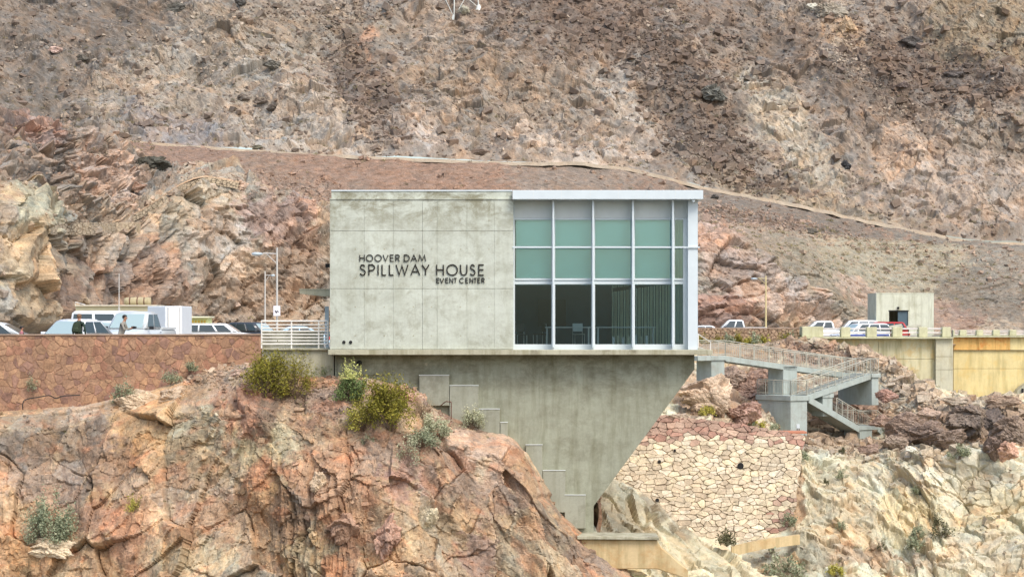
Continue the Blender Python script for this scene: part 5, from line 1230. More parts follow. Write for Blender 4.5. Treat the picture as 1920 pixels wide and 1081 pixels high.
    MB().box(-.03, .03, -w*.42, w*.42, -.11, .11).build('grille', M['trim'], t, bevel=.01, loc=(L/2-.03, 0, K['hood']-.42))
    MB().box(-.12, .06, -w*.9, w*.9, -.10, .10).build('front_bumper', paint_ if kind == 'sedan' else M['trim'], t, bevel=.03, loc=(L/2-.02, 0, .46))
    MB().box(-.06, .10, -w*.9, w*.9, -.10, .10).build('rear_bumper', M['rim'] if kind == 'pickup' else paint_, t, bevel=.03, loc=(-L/2, 0, .52))
    if kind == 'pickup':
        b = MB(); x0, x1 = -L/2+.04, K['c0']-.05
        for sy in (-1, 1): b.box(x0, x1, sy*w*.9-.05, sy*w*.9+.05, K['tail']-.002, K['tail']+.10)
        b.box(x0-.02, x0+.06, -w*.84, w*.84, K['tail']-.002, K['tail']+.10); b.build('bed_rail', paint_, t, bevel=.01)
    if stripe:
        for sy in (-1, 1): MB().prism([(-1.9, sy*(w+.004), .50), (1.6, sy*(w+.004), .72), (1.6, sy*(w+.012), .72), (-1.9, sy*(w+.012), .50)], [(-1.9, sy*(w+.004), .86), (1.6, sy*(w+.004), .86), (1.6, sy*(w+.012), .86), (-1.9, sy*(w+.012), .86)]).build('stripe', stripe, t)
    return t
P_w = paintm('white_car_paint', (228, 232, 232)); P_s = paintm('silver_car_paint', (206, 212, 212)); P_d = paintm('charcoal_car_paint', (62, 66, 70)); P_r = paintm('red_car_paint', (168, 48, 42)); P_b = paintm('pale_blue_car_paint', (168, 196, 212)); P_t = paintm('tan_car_paint', (176, 160, 136)); P_bl = paintm('blue_stripe_paint', (70, 88, 150))
GL, GR = 'vehicles parked behind the retaining wall', 'vehicles parked along the dam road'
vehicle('parked_car', 'sedan', 'silver sedan at the left edge of the parking, seen from its side', -30, 104, 178, P_s, GL, H=1.5, cat='car')
vehicle('parked_car', 'sedan', 'large white car with its windshield towards the wall, behind the backpacker', 140, 101, -112, P_w, GL, H=1.62, cat='car')
vehicle('parked_van', 'van', 'white van side on behind the white cars, in front of the shed', 222, 132, 0, P_w, GL, H=2.3, cat='van')
vehicle('parked_car', 'sedan', 'white car half hidden between the large white car and the pickup', 203, 110, -100, P_w, GL, H=1.6, cat='car')
vehicle('parked_pickup', 'pickup', 'silver pickup truck facing the wall behind the man in grey', 257, 108, -101, P_s, GL, H=2.02, cat='pickup')
vehicle('parked_suv', 'suv', 'long white sport utility wagon seen side on, right of the yellow kiosk', 412, 142, 0, P_w, GL, H=1.64, cat='suv')
vehicle('parked_suv', 'suv', 'dark grey wagon beyond the nose of the long white wagon', 478, 176, -30, P_d, GL, H=1.8, cat='suv')
vehicle('parked_car', 'sedan', 'pale blue sedan seen through the white railing', 548, 152, -165, P_b, GL, H=1.5, cat='car')
vehicle('parked_car', 'sedan', 'small white sedan right beside the right hand corner of the house', 1316, 200, 172, P_w, GR, H=1.5, cat='car')
vehicle('parked_pickup', 'pickup', 'white pickup truck standing in front of the far lamp post', 1380, 216, 180, P_w, GR, H=2.0, cat='pickup')
vehicle('parked_car', 'sedan', 'low tan sedan between the two white pickups', 1463, 205, 175, P_t, GR, H=1.32, cat='car')
vehicle('parked_pickup', 'pickup', 'white crew pickup behind the wide first parapet post', 1545, 187, 180, P_w, GR, H=1.9, cat='pickup')
vehicle('parked_suv', 'suv', 'white wagon with a black rear window behind the crew pickup', 1602, 205, 178, P_w, GR, H=1.95, cat='suv')
vehicle('parked_suv', 'suv', 'white patrol wagon with a blue side stripe behind the parapet', 1615, 180, 200, P_w, GR, H=1.72, cat='suv', stripe=P_bl)
vehicle('parked_suv', 'suv', 'red wagon half hidden behind the blue striped wagon', 1650, 190, 170, P_r, GR, H=1.82, cat='suv')
# slanted boards by the hut
for (px, w_, lbl) in ((1681, 24, 'slanted grey display board nearest the red wagon'), (1715, 26, 'slanted grey display board in front of the hut door')):
    t = thing('display_board', lbl, 'display board', (at(px, 0, 178).x, 178, -1.96), group='slanted display boards by the hut'); hw = w_/2/F*178
    MB().prism([(-hw, 0, 1.25), (hw, 0, 1.42), (hw, .7, 1.62), (-hw, .7, 1.45)], [(-hw, 0, 1.31), (hw, 0, 1.48), (hw, .7, 1.68), (-hw, .7, 1.51)]).build('board', M['slab_con'], t)
    for s in (-1, 1): MB().box(s*hw*.8-.04, s*hw*.8+.04, .3, .38, 0, 1.38).build('post', M['rust'], t)

# ---------------------------------------------------------------- people
SK = plain('skin', lin(178, 128, 102), .6, 0, .04); HAIR = plain('dark_hair', lin(30, 24, 22), .7)
def person(lbl, loc, rz, top, legs, pose='stand', hair=HAIR, scale=1.0, collar=None, lean=0.0):
    t = thing('person', lbl, 'person', loc, R(rz)); t.scale = (scale,)*3
    # local: faces +X, z up
    l = lean
    J = {'pel': (0, 0, .94, .135, .16), 'waist': (.01+l*.3, 0, 1.10, .12, .15), 'chest': (.02+l*.7, 0, 1.30, .125, .18), 'neck0': (.0+l, 0, 1.46, .07, .09), 'neck': (.01+l*1.1, 0, 1.53, .052, .055), 'head0': (.03+l*1.2, 0, 1.60, .078, .07), 'head': (.03+l*1.2, 0, 1.68, .098, .083), 'crown': (.02+l*1.2, 0, 1.76, .06, .055)}
    for s, n in ((1, 'L'), (-1, 'R')):
        J['hip'+n] = (0, s*.10, .90, .10, .10); J['kn'+n] = (.02, s*.11, .50, .062, .062); J['an'+n] = (0, s*.12, .09, .042, .042); J['toe'+n] = (.17, s*.14, .035, .035, .045)
        J['sh'+n] = (l, s*.19, 1.41, .062, .062)
        if pose == 'hold': J['el'+n] = (.10+l, s*.25, 1.17, .045, .045); J['wr'+n] = (.30+l, s*.12, 1.22, .03, .03); J['hd'+n] = (.37+l, s*.07, 1.25, .036, .022)
        else: J['el'+n] = (-.02+l, s*.27, 1.13, .045, .045); J['wr'+n] = (.08+l*.6, s*.26, .90, .03, .03); J['hd'+n] = (.11+l*.6, s*.25, .82, .036, .022)
    E = [('pel', 'waist'), ('waist', 'chest'), ('chest', 'neck0'), ('neck0', 'neck'), ('neck', 'head0'), ('head0', 'head'), ('head', 'crown')]
    for n in 'LR': E += [('pel', 'hip'+n), ('hip'+n, 'kn'+n), ('kn'+n, 'an'+n), ('an'+n, 'toe'+n), ('neck0', 'sh'+n), ('sh'+n, 'el'+n), ('el'+n, 'wr'+n), ('wr'+n, 'hd'+n)]
    K = list(J); me = bpy.data.meshes.new('skeleton'); me.from_pydata([J[k][:3] for k in K], [(K.index(a), K.index(b)) for a, b in E], [])
    o = bpy.data.objects.new('skeleton', me); col.objects.link(o)
    md = o.modifiers.new('s', 'SKIN'); 
    for i, k in enumerate(K):
        sv_ = me.skin_vertices[0].data[i]; sv_.radius = (J[k][3], J[k][4]); sv_.use_root = (k == 'pel')
    o.modifiers.new('d', 'SUBSURF').levels = 2
    dg = bpy.context.evaluated_depsgraph_get(); ev = o.evaluated_get(dg); m2 = bpy.data.meshes.new_from_object(ev); bpy.data.objects.remove(o)
    m2.name = 'body'; m2.materials.clear()
    for mm in (SK, top, legs, M['dark']): m2.materials.append(mm)
    for f in m2.polygons:
        c = f.center; f.use_smooth = True
        hand = any((c-Vector(J['hd'+n][:3])).length < .085 for n in 'LR')
        f.material_index = 0 if (c.z > 1.515 or hand) else 1 if c.z > .90 else 2 if c.z > .10 else 3
    body = link('body', m2, t)
    hx, hz = J['head'][0], J['head'][2]
    # five fingers on each hand
    for n in 'LR':
        h = Vector(J['hd'+n][:3]); w_ = Vector(J['wr'+n][:3]); d = (h-w_).normalized(); sd_ = Vector((0, 1, 0)) if abs(d.y) < .8 else Vector((1, 0, 0)); b = MB()
        cr = d.cross(sd_).normalized()
        for k in range(4):
            o0 = h+sd_*((k-1.5)*.017); l_ = (.07, .08, .075, .06)[k]; m_ = o0+d*l_*.55; b.tube(o0, m_, .0085, n=5); b.tube(m_, m_+(d*.8+cr*.5)*l_*.5, .0078, .006, n=5)
        b.tube(w_+d*.02+sd_*.03, h+sd_*.05-d*.01, .010, .008, n=5); b.build('fingers', SK, t)
    # face
    b = MB(); b.prism([(hx+.085, -.013, hz-.03), (hx+.085, .013, hz-.03), (hx+.08, .006, hz+.02), (hx+.08, -.006, hz+.02)], [(hx+.118, -.01, hz-.03), (hx+.118, .01, hz-.03), (hx+.098, .004, hz+.015), (hx+.098, -.004, hz+.015)]); b.build('nose', SK, t)
    for s in (-1, 1):
        MB().box(hx+.078, hx+.096, s*.032-.011, s*.032+.011, hz+.012, hz+.022).build('eye', M['dark'], t)
        MB().lathe([(.006, -.012), (.028, 0), (.02, .012)], (hx-.005, s*.086, hz-.01), 8, 'y').build('ear', SK, t)
    MB().box(hx+.078, hx+.094, -.022, .022, hz-.056, hz-.048).build('mouth', plain('lips', lin(140, 80, 70), .5) if 'lips' not in bpy.data.materials else bpy.data.materials['lips'], t)
    bm = bmesh.new(); bmesh.ops.create_icosphere(bm, subdivisions=3, radius=1)
    for v in bm.verts:
        n_ = 1+.05*math.sin(v.co.x*17+v.co.y*11)*math.cos(v.co.z*13)
        v.co = Vector((v.co.x*.112*n_-.012, v.co.y*.098*n_, v.co.z*.105*n_+.028))
    bmesh.ops.delete(bm, geom=[v for v in bm.verts if v.co.x > .035 and v.co.z < .055 or v.co.z < -.045], context='VERTS')
    mh = bpy.data.meshes.new('hair'); bm.to_mesh(mh); bm.free(); mh.materials.append(hair)
    for f in mh.polygons: f.use_smooth = True
    link('hair', mh, t, loc=(hx, 0, hz)); return t
G_ = lambda Y: -1.52-.42*min(1, max(0, (Y-95)/65))
dark_green = plain('dark_green_jacket', lin(44, 62, 52), .85, 0, .25, 9); grey_sweat = plain('grey_sweater', lin(142, 138, 128), .9, 0, .1, 6); jeans = plain('dark_jeans', lin(60, 66, 82), .85); pinkish = plain('pink_patterned_top', lin(168, 110, 116), .9, 0, .3, 14)
def py_h(px, py, Y): return at(px, py, Y).z
Y1 = 94.2
person('adult in a dark green jacket with a backpack, seen from behind at the wall', (at(148, 0, Y1).x, Y1, -1.52), 80, dark_green, jeans, hair=plain('brown_cap_hair', lin(120, 92, 70), .9), scale=(at(0, 588, Y1).z+1.52)/1.80)
s1 = (at(0, 588, Y1).z+1.52)/1.80
bp = thing('backpack', 'dark green camouflage backpack worn by the person at the wall', 'backpack', (at(146, 0, Y1).x, Y1-.22, -1.52+1.0*s1), R(80))
M['camo'] = plain('camouflage_cloth', lin(50, 62, 44), .9, 0, .5, 12)
bm_ = MB(); bm_.prism([(-.13, -.16, 0), (.10, -.17, 0), (.10, .17, 0), (-.13, .16, 0)], [(-.08, -.13, .44), (.09, -.15, .46), (.09, .15, .46), (-.08, .13, .44)]); bm_.build('bag', M['camo'], bp, bevel=.05, seg=2)
MB().box(-.18, -.125, -.12, .12, .05, .22).build('front_pocket', M['camo'], bp, bevel=.02)
for s in (-1, 1): MB().path([(.09, s*.11, .44), (.20, s*.12, .47), (.30, s*.12, .38), (.30, s*.13, .15), (.10, s*.14, .06)], .016).build('strap', M['dark'], bp)
Y2 = 94.4
s2 = (at(0, 590, Y2).z+1.52)/1.80
person('man in a grey sweater with dark hair leaning right over the wall', (at(226, 0, Y2).x, Y2, -1.52), -8, grey_sweat, jeans, pose='hold', scale=s2, lean=.14)
b = MB(); b.box(-.07, .07, -.05, .05, -.05, .05); b.lathe([(.04, .05), (.045, .13), (.035, .14)], (0, 0, 0), 12, 'x')
cm = b.build('camera', M['trim'], bevel=.008, loc=(at(226, 0, Y2).x+.55*s2, Y2-.07, -1.52+1.27*s2), rot=(0, 0, R(-8))); tag(cm, 'black camera held by the man in the grey sweater', 'camera'); cm.name = 'handheld_camera'
Y3 = 94.0
person('child in a pink patterned top whose head shows above the wall at far left', (at(40, 0, Y3).x, Y3, -1.52), 20, pinkish, jeans, scale=(at(0, 611, Y3).z+1.52)/1.80)

# ---------------------------------------------------------------- pylon foot on the mountain
pyl_ = thing('lattice_pylon', 'white steel lattice pylon standing on the mountain at the top of the frame', 'pylon', surf_at('mountain', 850, 34)[0])
c0 = surf_at('mountain', 850, 30)[0]
feet = [c0+Vector((0, 0, -.2)), c0+Vector((3.6, 1.2, 1.4)), c0+Vector((.8, 5.5, 2.6)), c0+Vector((-3.2, 3.6, 1.6))]
ctr = sum(feet, Vector())/4; tops = [ctr+(f-ctr)*.25+Vector((0, 0, 26)) for f in feet]
M['steel'] = plain('pale_galvanised_steel', lin(214, 216, 206), .5, .1)
def pyp(b, nm): wpart(b, nm, M['steel'], pyl_)
def lv(i, t): 
    z = t; return feet[i]*(1-t)+tops[i]*t
for i in range(4):
    pyp(MB().tube(lv(i, 0), lv(i, 1), .09, n=4), 'leg')
    pp0 = feet[i]; pyp(MB().lathe([(.55, -1.0), (.5, -.3), (.22, .45)], pp0, 8), 'footing')
br = []
for k in range(6):
    for i in range(4):
        j = (i+1) % 4; a, c = k/6, (k+1)/6; pyp(MB().tube(lv(i, a), lv(j, c), .05, n=4).tube(lv(j, a), lv(i, c), .05, n=4), 'brace')
# spot of the dark hollow on the left hillside
dn = surf_at('hillside', 288, 316)[0]
# ---------------------------------------------------------------- boulders one can tell apart
def boulder(lbl, px, py, Y, w, h, c, seed, mat='rock_mid', group=None, surf=None, cat='boulder'):
    r = np.random.default_rng(seed)
    v, f = stone_template(seed, 6 if w > 70 else 5 if w > 30 else 4, r.integers(9, 15), 1.0)
    v = v/np.abs(v).max(0)
    for (s, a) in ((1.3, .22), (3.1, .13), (7, .07), (15, .035)):
        v = v*(1+a*(fbm(v[:, 0]*s+seed+v[:, 2]*s*.7, v[:, 1]*s+v[:, 2]*s*.6, 3, seed)))[:, None]
    for fs_, fa in ((1.4, .30), (3.2, .10)):
        hh_, e, _ = facets(v[:, 0]*fs_+v[:, 1]*fs_*.6, v[:, 2]*fs_*1.3+v[:, 1]*fs_*.5, seed+int(fs_), 1.1)
        v = v*(1+fa*(hh_-.25)-.08*sstep(.09, 0, e))[:, None]
    sx = w/2/F*Y; sz = h/2/F*Y; v = v*np.array([sx, min(sx, sz)*1.1, sz])
    n2 = fbm(v[:, 0]/sx*1.4, v[:, 2]/sz*1.4, 4, seed+4)
    C = np.array(lin(*c))[None]*(1+.45*n2)[:, None]*ALB*1.55*np.array([.96, 1.02, .95]); C = np.clip((C.mean(1, keepdims=True)+(C-C.mean(1, keepdims=True))*SAT), .02, .8)
    me = bpy.data.meshes.new('boulder'); rawmesh(me, v, f, C, M[mat], False)
    o = link('boulder', me, loc=at(px, py, Y)); tag(o, lbl, cat, group); return o
G1 = 'boulders piled below the spillway wall'
for i, (px, py, Y, w, h, c, l) in enumerate([
  (1672, 830, 141, 56, 36, (150, 124, 104), 'low brown boulder nearest the foot of the stair'),
  (1698, 800, 143, 84, 58, (146, 116, 96), 'wide brown boulder second from the lowest stair landing'),
  (1742, 812, 141, 66, 52, (138, 110, 92), 'brown boulder left of the tall dark boulder'),
  (1632, 842, 138, 50, 22, (150, 118, 100), 'low brown rock in front of the wide brown boulder'),
  (1822, 782, 141, 84, 78, (128, 106, 90), 'tall dark brown boulder under the yellow wall'),
  (1776, 826, 139, 66, 40, (134, 108, 90), 'squat boulder at the left foot of the tall dark one'),
  (1868, 796, 138, 52, 54, (112, 94, 84), 'dark grey boulder right of the tall brown one'),
  (1898, 812, 137, 76, 60, (138, 112, 94), 'cracked brown boulder at the right edge of the frame'),
  (1862, 838, 136, 44, 50, (128, 102, 88), 'narrow boulder wedged low in the right hand pile'),
  (1890, 846, 135, 46, 36, (190, 138, 106), 'orange tinted rock at the bottom of the right hand pile'),
  (1880, 752, 146, 70, 26, (160, 128, 104), 'flat brown rock against the yellow wall'),
  (1790, 750, 147, 50, 20, (166, 142, 118), 'small pale rock at the foot of the spillway wall'),
  (1740, 775, 146, 44, 24, (170, 136, 112), 'small reddish rock above the brown boulder pile'),
  (1650, 790, 150, 40, 26, (160, 124, 104), 'reddish boulder right of the lowest stair landing'),
  (1660, 745, 151, 44, 30, (164, 116, 96), 'red boulder right of the end pier of the stair')]):
    boulder(l, px, py, Y, w, h, c, 100+i, group=G1)
G2 = 'boulders under the upper stair flight'
for i, (px, py, Y, w, h, c, l) in enumerate([
  (1322, 744, 143.2, 104, 78, (188, 154, 122), 'huge tan boulder tucked behind the tapering pier'),
  (1396, 778, 144.5, 76, 50, (166, 122, 102), 'red brown boulder left of the big lower stair pier'),
  (1408, 738, 153.5, 92, 90, (168, 126, 102), 'orange brown rock mass under the upper stair flight'),
  (1372, 712, 154, 70, 50, (152, 122, 102), 'grey brown rock between the first two stair piers'),
  (1275, 786, 139.8, 60, 24, (176, 150, 126), 'low pale rock at the left end of the paved stone face')]):
    boulder(l, px, py, Y, w, h, c, 130+i, group=G2)
G3 = 'large boulders on the mountainside'
for i, (px, py, w, h, c, l) in enumerate([
  (1340, 178, 54, 34, (100, 96, 88), 'large dark green grey boulder in the middle of the dark rock run'),
  (1558, 24, 62, 34, (150, 134, 116), 'large pale domed rock near the top right of the mountain'),
  (1587, 52, 44, 44, (190, 152, 110), 'orange outcrop below the large pale domed rock'),
  (1588, 311, 22, 20, (62, 60, 62), 'single dark grey block on the slope above the bench road'),
  (1522, 12, 18, 14, (196, 186, 170), 'small white rock left of the pale domed rock'),
  (1712, 80, 50, 24, (88, 80, 78), 'dark flat boulder high on the right'),
  (1788, 138, 44, 16, (92, 80, 76), 'long dark slab of rock at upper right'),
  (1695, 160, 34, 14, (108, 88, 82), 'reddish dark slab in the upper right scree'),
  (512, 122, 38, 18, (108, 100, 90), 'dark oblong boulder on the pale slope above the dirt bank'),
  (457, 183, 24, 16, (110, 94, 82), 'brown boulder left of two others on the left slope'),
  (487, 189, 28, 14, (120, 100, 86), 'flat brown boulder in the middle of the left slope trio'),
  (511, 201, 22, 16, (106, 90, 78), 'brown boulder lowest of the left slope trio'),
  (424, 120, 14, 9, (84, 78, 72), 'small dark stone on the pale left slope'),
  (155, 109, 24, 14, (96, 86, 76), 'dark boulder on the upper left slope'),
  (104, 94, 28, 14, (190, 150, 134), 'pinkish flat rock at far upper left'),
  (330, 13, 38, 20, (100, 92, 82), 'brown rock knob near the top left'),
  (451, 6, 22, 16, (84, 78, 74), 'dark rock cut by the top edge left of the pylon'),
  (618, 50, 18, 12, (92, 82, 74), 'small dark rock left of the pylon'),
  (895, 285, 44, 14, (120, 96, 80), 'long brown rock just above the bench road near the middle'),
  (483, 275, 22, 10, (104, 96, 76), 'olive brown rock on the edge of the bench road'),
  (870, 18, 26, 22, (158, 148, 126), 'pale rock right of the pylon footing'),
  (1216, 75, 26, 18, (104, 86, 78), 'dark angular rock in the upper middle scree')]):
    p, n = surf_at('mountain', px, py); boulder(l, px, py, p.y-.25, w, h, c, 160+i, 'rock_far', group=G3)
G4 = 'rocks on the lower slopes'
for i, (px, py, w, h, c, l) in enumerate([
  (1340, 369, 16, 10, (90, 82, 78), 'dark stone on the bank just right of the house roof'),
  (1520, 433, 34, 12, (104, 94, 84), 'dark bush covered rock on the bank below the bench road'),
  (455, 348, 34, 20, (198, 158, 130), 'pale pink boulder on the crest above the rock cut'),
  (288, 306, 62, 36, (78, 74, 64), 'dark olive rock standing in for a shaded hollow above the left end of the path'),  # added boulder, its dark colour stands in for the shade of a hollow
  (256, 350, 44, 20, (176, 132, 106), 'overhanging pink ledge rock left of the hillside path')]):
    p, n = surf_at('hillside', px, py); boulder(l, px, py, p.y-.3, w, h, c, 200+i, 'rock_mid', group=G4)
G5 = 'loose blocks on the near cliff'
for i, (px, py, w, h, c, l) in enumerate([
  (600, 905, 34, 44, (198, 162, 122), 'tan squarish block in the middle of the near cliff'),
  (650, 990, 60, 70, (166, 120, 88), 'large brown block low in the near cliff'),
  (720, 1010, 62, 80, (176, 126, 98), 'large red brown block right of the deep crack'),
  (800, 975, 46, 60, (192, 168, 128), 'pale yellow block near the bottom of the cliff'),
  (262, 752, 96, 44, (190, 158, 122), 'broad tan rock at the foot of the stone wall, beside the brittlebush'),
  (318, 742, 56, 34, (184, 150, 116), 'smaller tan rock right of the broad one under the stone wall'),
  (445, 700, 36, 16, (186, 146, 122), 'flat pink slab below the end of the stone wall'),
  (95, 1030, 90, 40, (206, 176, 138), 'pale flat topped block at the lower left')]):
    p, n = surf_at('cliff', px, py); boulder(l, px, py, p.y+.02, w, h, c, 220+i, 'rock_near', group=G5)
for i, (px, py, w, h, c, l) in enumerate([
  (1452, 820, 26, 16, (206, 184, 156), 'pale block on the right end of the red paving edge'),
  (1488, 826, 32, 20, (166, 116, 94), 'reddish block at the upper corner of the paved face'),
  (1710, 841, 26, 12, (214, 202, 180), 'white flat stone on the pale slope')]):
    p, n = surf_at('rock_slope', px, py); boulder(l, px, py, p.y-.3, w, h, c, 240+i, group='blocks on the pale slope')

boulder('pale yellow rock below the tan concrete footing', 1165, 1078, 90.2, 130, 36, (216, 194, 146), 260, 'rock_near')
boulder('pale ridge of rock right of the tan concrete footing', 1300, 1090, 91.5, 110, 44, (208, 190, 150), 261, 'rock_near')
# ---------------------------------------------------------------- shrubs
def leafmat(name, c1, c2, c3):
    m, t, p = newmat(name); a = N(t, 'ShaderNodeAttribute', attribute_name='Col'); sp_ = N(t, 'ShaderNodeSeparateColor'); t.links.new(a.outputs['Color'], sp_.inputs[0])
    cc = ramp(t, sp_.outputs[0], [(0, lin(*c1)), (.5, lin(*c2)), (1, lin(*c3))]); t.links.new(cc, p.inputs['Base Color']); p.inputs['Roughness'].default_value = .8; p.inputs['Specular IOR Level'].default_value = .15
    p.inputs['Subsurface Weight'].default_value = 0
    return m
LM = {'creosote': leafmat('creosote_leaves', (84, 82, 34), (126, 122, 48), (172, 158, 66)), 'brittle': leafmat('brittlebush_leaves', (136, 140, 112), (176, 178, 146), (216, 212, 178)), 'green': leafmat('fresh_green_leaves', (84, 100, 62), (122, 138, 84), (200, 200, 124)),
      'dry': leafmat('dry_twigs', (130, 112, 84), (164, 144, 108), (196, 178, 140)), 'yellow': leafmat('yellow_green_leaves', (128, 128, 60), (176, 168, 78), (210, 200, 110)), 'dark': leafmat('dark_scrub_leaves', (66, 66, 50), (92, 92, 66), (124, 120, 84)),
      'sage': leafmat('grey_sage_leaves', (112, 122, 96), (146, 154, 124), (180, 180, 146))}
M['twig'] = plain('twig_bark', lin(104, 84, 66), .9)
def shrub(lbl, px, py, w, h, kind, seed, surf=None, Y=None, n=1400, ls=1.0, group='desert shrubs on the slopes', dense=.6, name='shrub'):
    """px,py: centre of the base; w,h in photograph pixels"""
    r = np.random.default_rng(seed)
    if surf:
        p, nn = surf_at(surf, px, py); Yb = p.y-.05; base = at(px, py, Yb)
    else: Yb = Y; base = at(px, py, Y)
    sx = w/2/F*Yb; sz = h/F*Yb
    t = thing(name, lbl, 'shrub', base, group=group)
    # stems radiate from the root and branch; leaves sit along the branches
    ns = 26 if n > 900 else 14; tips = []; st_ = MB()
    for i in range(ns):
        a = r.uniform(0, 2*np.pi); e = r.uniform(.12, 1.25) if kind != 'creosote' else r.uniform(.35, 1.3)
        ln = r.uniform(.62, 1.0); d = np.array([math.cos(a)*math.cos(e)*sx, math.sin(a)*math.cos(e)*sx*.8, math.sin(e)*sz])*ln*1.05
        mid = d*.5+r.normal(size=3)*sx*.06; st_.tube((0, 0, -.05), mid, .010*sx*1.2, .007*sx, n=3, caps=False)
        for k in range(4):
            tip = d+r.normal(size=3)*np.array([sx, sx, sz])*.16; st_.tube(mid, tip, .006*sx, .002*sx, n=3, caps=False); tips.append((mid, tip))
    k = r.integers(0, len(tips), n); tt = r.uniform(.25, 1.08, n)**.7; A_ = np.array([tips[i][0] for i in k]); B_ = np.array([tips[i][1] for i in k])
    c = A_*(1-tt[:, None])+B_*tt[:, None]+r.normal(size=(n, 3))*np.array([sx, sx, sz])*.055*(1+dense)
    c = c[c[:, 2] > -.03*sz]; n = len(c)
    s = r.uniform(.6, 1.3, n)*.034*ls*(sx+.35)
    if kind == 'dry': s *= .8
    u = r.normal(size=(n, 3)); u /= np.linalg.norm(u, axis=1, keepdims=True); v = np.cross(u, r.normal(size=(n, 3))); v /= np.linalg.norm(v, axis=1, keepdims=True)
    asp = .35 if kind in ('creosote', 'dry') else .6
    V = np.stack([c-u*s[:, None], c+v*(s*asp)[:, None], c+u*s[:, None], c-v*(s*asp)[:, None]], 1).reshape(-1, 3)
    Fq = np.arange(n*4).reshape(-1, 4)
    cr = np.clip(r.uniform(0, 1, n)*.6+.4*r.random(ns*4)[k[:n] % (ns*4)], 0, 1)
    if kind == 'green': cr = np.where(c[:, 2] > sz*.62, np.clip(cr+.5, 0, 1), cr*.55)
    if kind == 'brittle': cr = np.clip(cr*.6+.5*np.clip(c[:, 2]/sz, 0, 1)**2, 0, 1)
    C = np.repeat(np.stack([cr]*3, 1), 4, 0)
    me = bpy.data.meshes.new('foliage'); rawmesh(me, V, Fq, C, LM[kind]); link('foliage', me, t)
    st_.build('stems', M['twig'], t); return t
S_ = 'cliff'
shrub('big olive creosote bush at the end of the stone wall, below the railing', 497, 742, 118, 92, 'creosote', 1, S_, n=5200)
shrub('rounder olive and straw bush right of the biggest olive bush', 556, 745, 84, 82, 'creosote', 2, S_, n=3600)
shrub('straw coloured dead stalks between the two olive bushes', 520, 715, 34, 58, 'dry', 3, S_, n=500)
shrub('tangle of dead grey twigs hanging under the olive bushes', 535, 745, 60, 44, 'dry', 4, S_, n=900)
shrub('low bright green plant under the landing beside the house', 603, 702, 50, 26, 'green', 5, S_, n=1100)
shrub('round green bush topped with pale yellow flowers', 656, 748, 66, 62, 'green', 6, S_, n=4200, ls=1.1)
shrub('big olive creosote bush against the pier', 735, 806, 128, 100, 'creosote', 7, S_, n=6500)
shrub('yellow green bush at the lower left of the big olive bush', 682, 805, 74, 48, 'yellow', 8, S_, n=2000)
shrub('pale dry tuft right of the big olive bush', 792, 782, 54, 52, 'dry', 9, S_, n=1200)
shrub('pale grey brittlebush beside the dry tuft', 815, 818, 66, 42, 'brittle', 10, S_, n=3000)
shrub('grey twiggy bush below the pale brittlebush', 790, 836, 66, 34, 'sage', 11, S_, n=1600)
shrub('pale brittlebush against the stepped concrete footing', 885, 802, 52, 38, 'brittle', 12, S_, n=2600)
shrub('thin whitish flowering stalks on the cliff face', 764, 872, 50, 56, 'brittle', 13, S_, n=900, dense=1.2)
shrub('pale sage tuft below the stone wall, left one of the pair', 320, 718, 40, 24, 'sage', 14, S_, n=1000)
shrub('pale sage tuft below the stone wall, right one of the pair', 357, 697, 36, 18, 'sage', 15, S_, n=900)
shrub('grey green brittlebush at the foot of the stone wall', 232, 755, 52, 40, 'sage', 16, S_, n=1800)
shrub('small pale plant growing out of the stone wall at left', 62, 732, 30, 26, 'sage', 17, None, WY-.15, n=600)
shrub('big grey and green bush on the lower left cliff', 92, 1014, 92, 84, 'sage', 18, S_, n=5200)
shrub('small yellow green tuft in the middle of the left cliff', 252, 958, 36, 32, 'yellow', 19, S_, n=900)
shrub('pale dry bush at the bottom left corner', 52, 1078, 56, 36, 'dry', 20, S_, n=1300)
shrub('small dry tuft on the cliff under the round green bush', 640, 808, 30, 22, 'dry', 21, S_, n=500)
shrub('tiny pale tuft left of the flowering stalks', 688, 832, 36, 18, 'sage', 22, S_, n=500)
Rr = 'rock_slope'
GR_ = 'shrubs on the right hand slope'
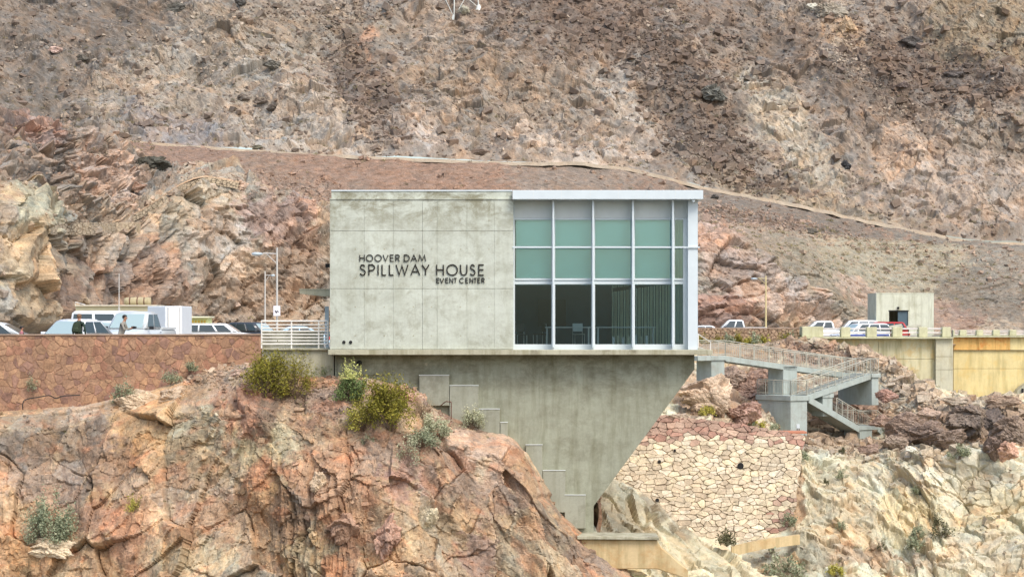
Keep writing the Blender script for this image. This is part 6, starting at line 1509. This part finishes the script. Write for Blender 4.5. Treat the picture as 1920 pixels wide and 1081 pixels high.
for i, (px, py, w, h, k, l) in enumerate([
  (1325, 778, 32, 20, 'yellow', 'yellow green tuft at the left under the huge tan boulder'), (1350, 774, 26, 18, 'green', 'green tuft right of the yellow green one'),
  (1386, 790, 20, 14, 'yellow', 'small yellow tuft below the red brown boulder'), (1424, 806, 34, 18, 'yellow', 'bright yellow tuft on the red paving edge'),
  (1405, 798, 24, 12, 'sage', 'grey tuft between two yellow tufts'), (1450, 804, 24, 12, 'sage', 'grey tuft beside the big lower stair pier'),
  (1500, 862, 40, 24, 'sage', 'grey green bush below the corner of the paved face'), (1578, 850, 18, 12, 'dark', 'small dark bush on the debris shelf'),
  (1580, 896, 28, 18, 'sage', 'round grey bush on the pale slope'), (1549, 907, 14, 12, 'dark', 'tiny dark bush left of the round grey bush'),
  (1797, 860, 46, 26, 'sage', 'wide grey bush below the tall dark boulder'), (1765, 1006, 44, 40, 'dark', 'dark round bush on the pale slope at lower right'),
  (1720, 1010, 34, 24, 'sage', 'grey bush left of the dark round bush'), (1716, 1032, 40, 26, 'sage', 'pale bush below the dark round bush'),
  (1578, 995, 26, 20, 'sage', 'grey green bush in the middle of the pale slope'), (1478, 985, 32, 28, 'sage', 'grey bush on the lower right edge of the paved face'),
  (1447, 1038, 16, 20, 'dark', 'small dark bush below the concrete kerb'), (1470, 1082, 84, 42, 'sage', 'large grey green bush at the bottom of the frame'),
  (1568, 1080, 44, 24, 'yellow', 'yellow green bush at the bottom right of centre'), (1720, 925, 26, 16, 'sage', 'small grey bush high on the pale slope'),
  (1652, 1030, 20, 16, 'dark', 'little dark tuft low on the pale slope'), (1283, 650, 1, 1, 'dark', 'x')][:21]):
    shrub(l, px, py, w, h, k, 50+i, Rr, n=900 if w > 30 else 450, ls=1.5, group=GR_)
shrub('dark scrubby bush between the knoll and the kerb', 1362, 1022, 44, 28, 'dark', 80, 'pale_knoll', n=1000, ls=1.4, group=GR_)
shrub('grey round bush on the slope right of the dam wall joint', 1707, 716, 28, 22, 'dry', 81, Rr, n=600, ls=1.5, group=GR_)
rr_ = random.Random(5)
for i in range(17):
    px = 1318+i*12.5+rr_.uniform(-4, 4); k = ['yellow', 'creosote', 'creosote', 'dry', 'sage'][rr_.randrange(5)]
    shrub('low olive scrub along the foot of the low rubble wall', px, 652+rr_.uniform(-3, 2), rr_.uniform(26, 42), rr_.uniform(16, 30), k, 300+i, None, 166.6+rr_.uniform(-.4, .4), n=620, ls=1.9, group='scrub along the low rubble wall')
# scrub dotted over the mountain: nobody could count it
def scrub(name, sname, n, maskf, size, seed, cols2):
    s = SURF[sname]; r = np.random.default_rng(seed); P = s['P'].reshape(-1, 3); px = s['px'].ravel(); py = s['py'].ravel()
    m = maskf(px, py, 0, 0); m = np.where((px > -120) & (px < 2040) & (py > -60) & (py < 1100), m, 0); I = r.choice(len(P), n, p=m/m.sum())
    K_ = 34; sz = r.uniform(size[0], size[1], n)
    c = np.repeat(P[I], K_, 0); so = np.repeat(sz, K_); N_ = n*K_
    d = r.normal(size=(N_, 3)); d /= np.linalg.norm(d, axis=1, keepdims=True); d[:, 2] = np.abs(d[:, 2])*.8; c = c+d*(so*r.uniform(.3, 1, N_))[:, None]
    u = r.normal(size=(N_, 3)); u /= np.linalg.norm(u, axis=1, keepdims=True); v = np.cross(u, r.normal(size=(N_, 3))); v /= np.linalg.norm(v, axis=1, keepdims=True)
    l = (so*.22)[:, None]; V = np.stack([c-u*l, c+v*l*.7, c+u*l], 1).reshape(-1, 3)
    cc = np.array([lin(*x) for x in cols2])[r.integers(0, len(cols2), n)]; C = np.repeat(np.repeat(cc, K_, 0)*r.uniform(.7, 1.3, (N_, 1)), 3, 0)
    me = bpy.data.meshes.new(name); rawmesh(me, V, np.arange(N_*3).reshape(-1, 3), C, M['scrubm']); o = link(name, me); tag(o, kind='stuff'); return o
m, t, p = newmat('scrub_leaves'); a = N(t, 'ShaderNodeAttribute', attribute_name='Col'); t.links.new(a.outputs['Color'], p.inputs['Base Color']); p.inputs['Roughness'].default_value = .9; M['scrubm'] = m
scrub('desert_scrub', 'mountain', 900, mk([(400, 180, 400, 120, 0, 2), (1500, 350, 400, 60, 10, 3)], 1, .6), (.22, .6), 71, [(112, 104, 74), (126, 116, 84), (96, 90, 66), (142, 130, 96)])
scrub('slope_scrub', 'hillside', 520, mk([(1550, 480, 330, 60, 10, 6), (150, 260, 200, 40, 0, 4), (220, 420, 60, 20, 0, 3), (470, 350, 120, 14, 8, 3)], 1, .15), (.2, .55), 72, [(116, 108, 72), (134, 124, 82), (100, 92, 66), (150, 138, 100)])
scrub('cliff_grass', 'cliff', 140, mk([(400, 720, 140, 40, 10, 3), (640, 760, 160, 60, 10, 3)], 1, .1), (.04, .12), 73, [(150, 140, 96), (120, 116, 74), (170, 160, 120)])
scrub('slope_tufts', 'rock_slope', 130, mk([(1560, 820, 240, 60, 10, 2), (1620, 1040, 200, 40, 0, 2)], 1, .4), (.08, .3), 74, [(128, 122, 92), (150, 142, 104), (96, 96, 70)])
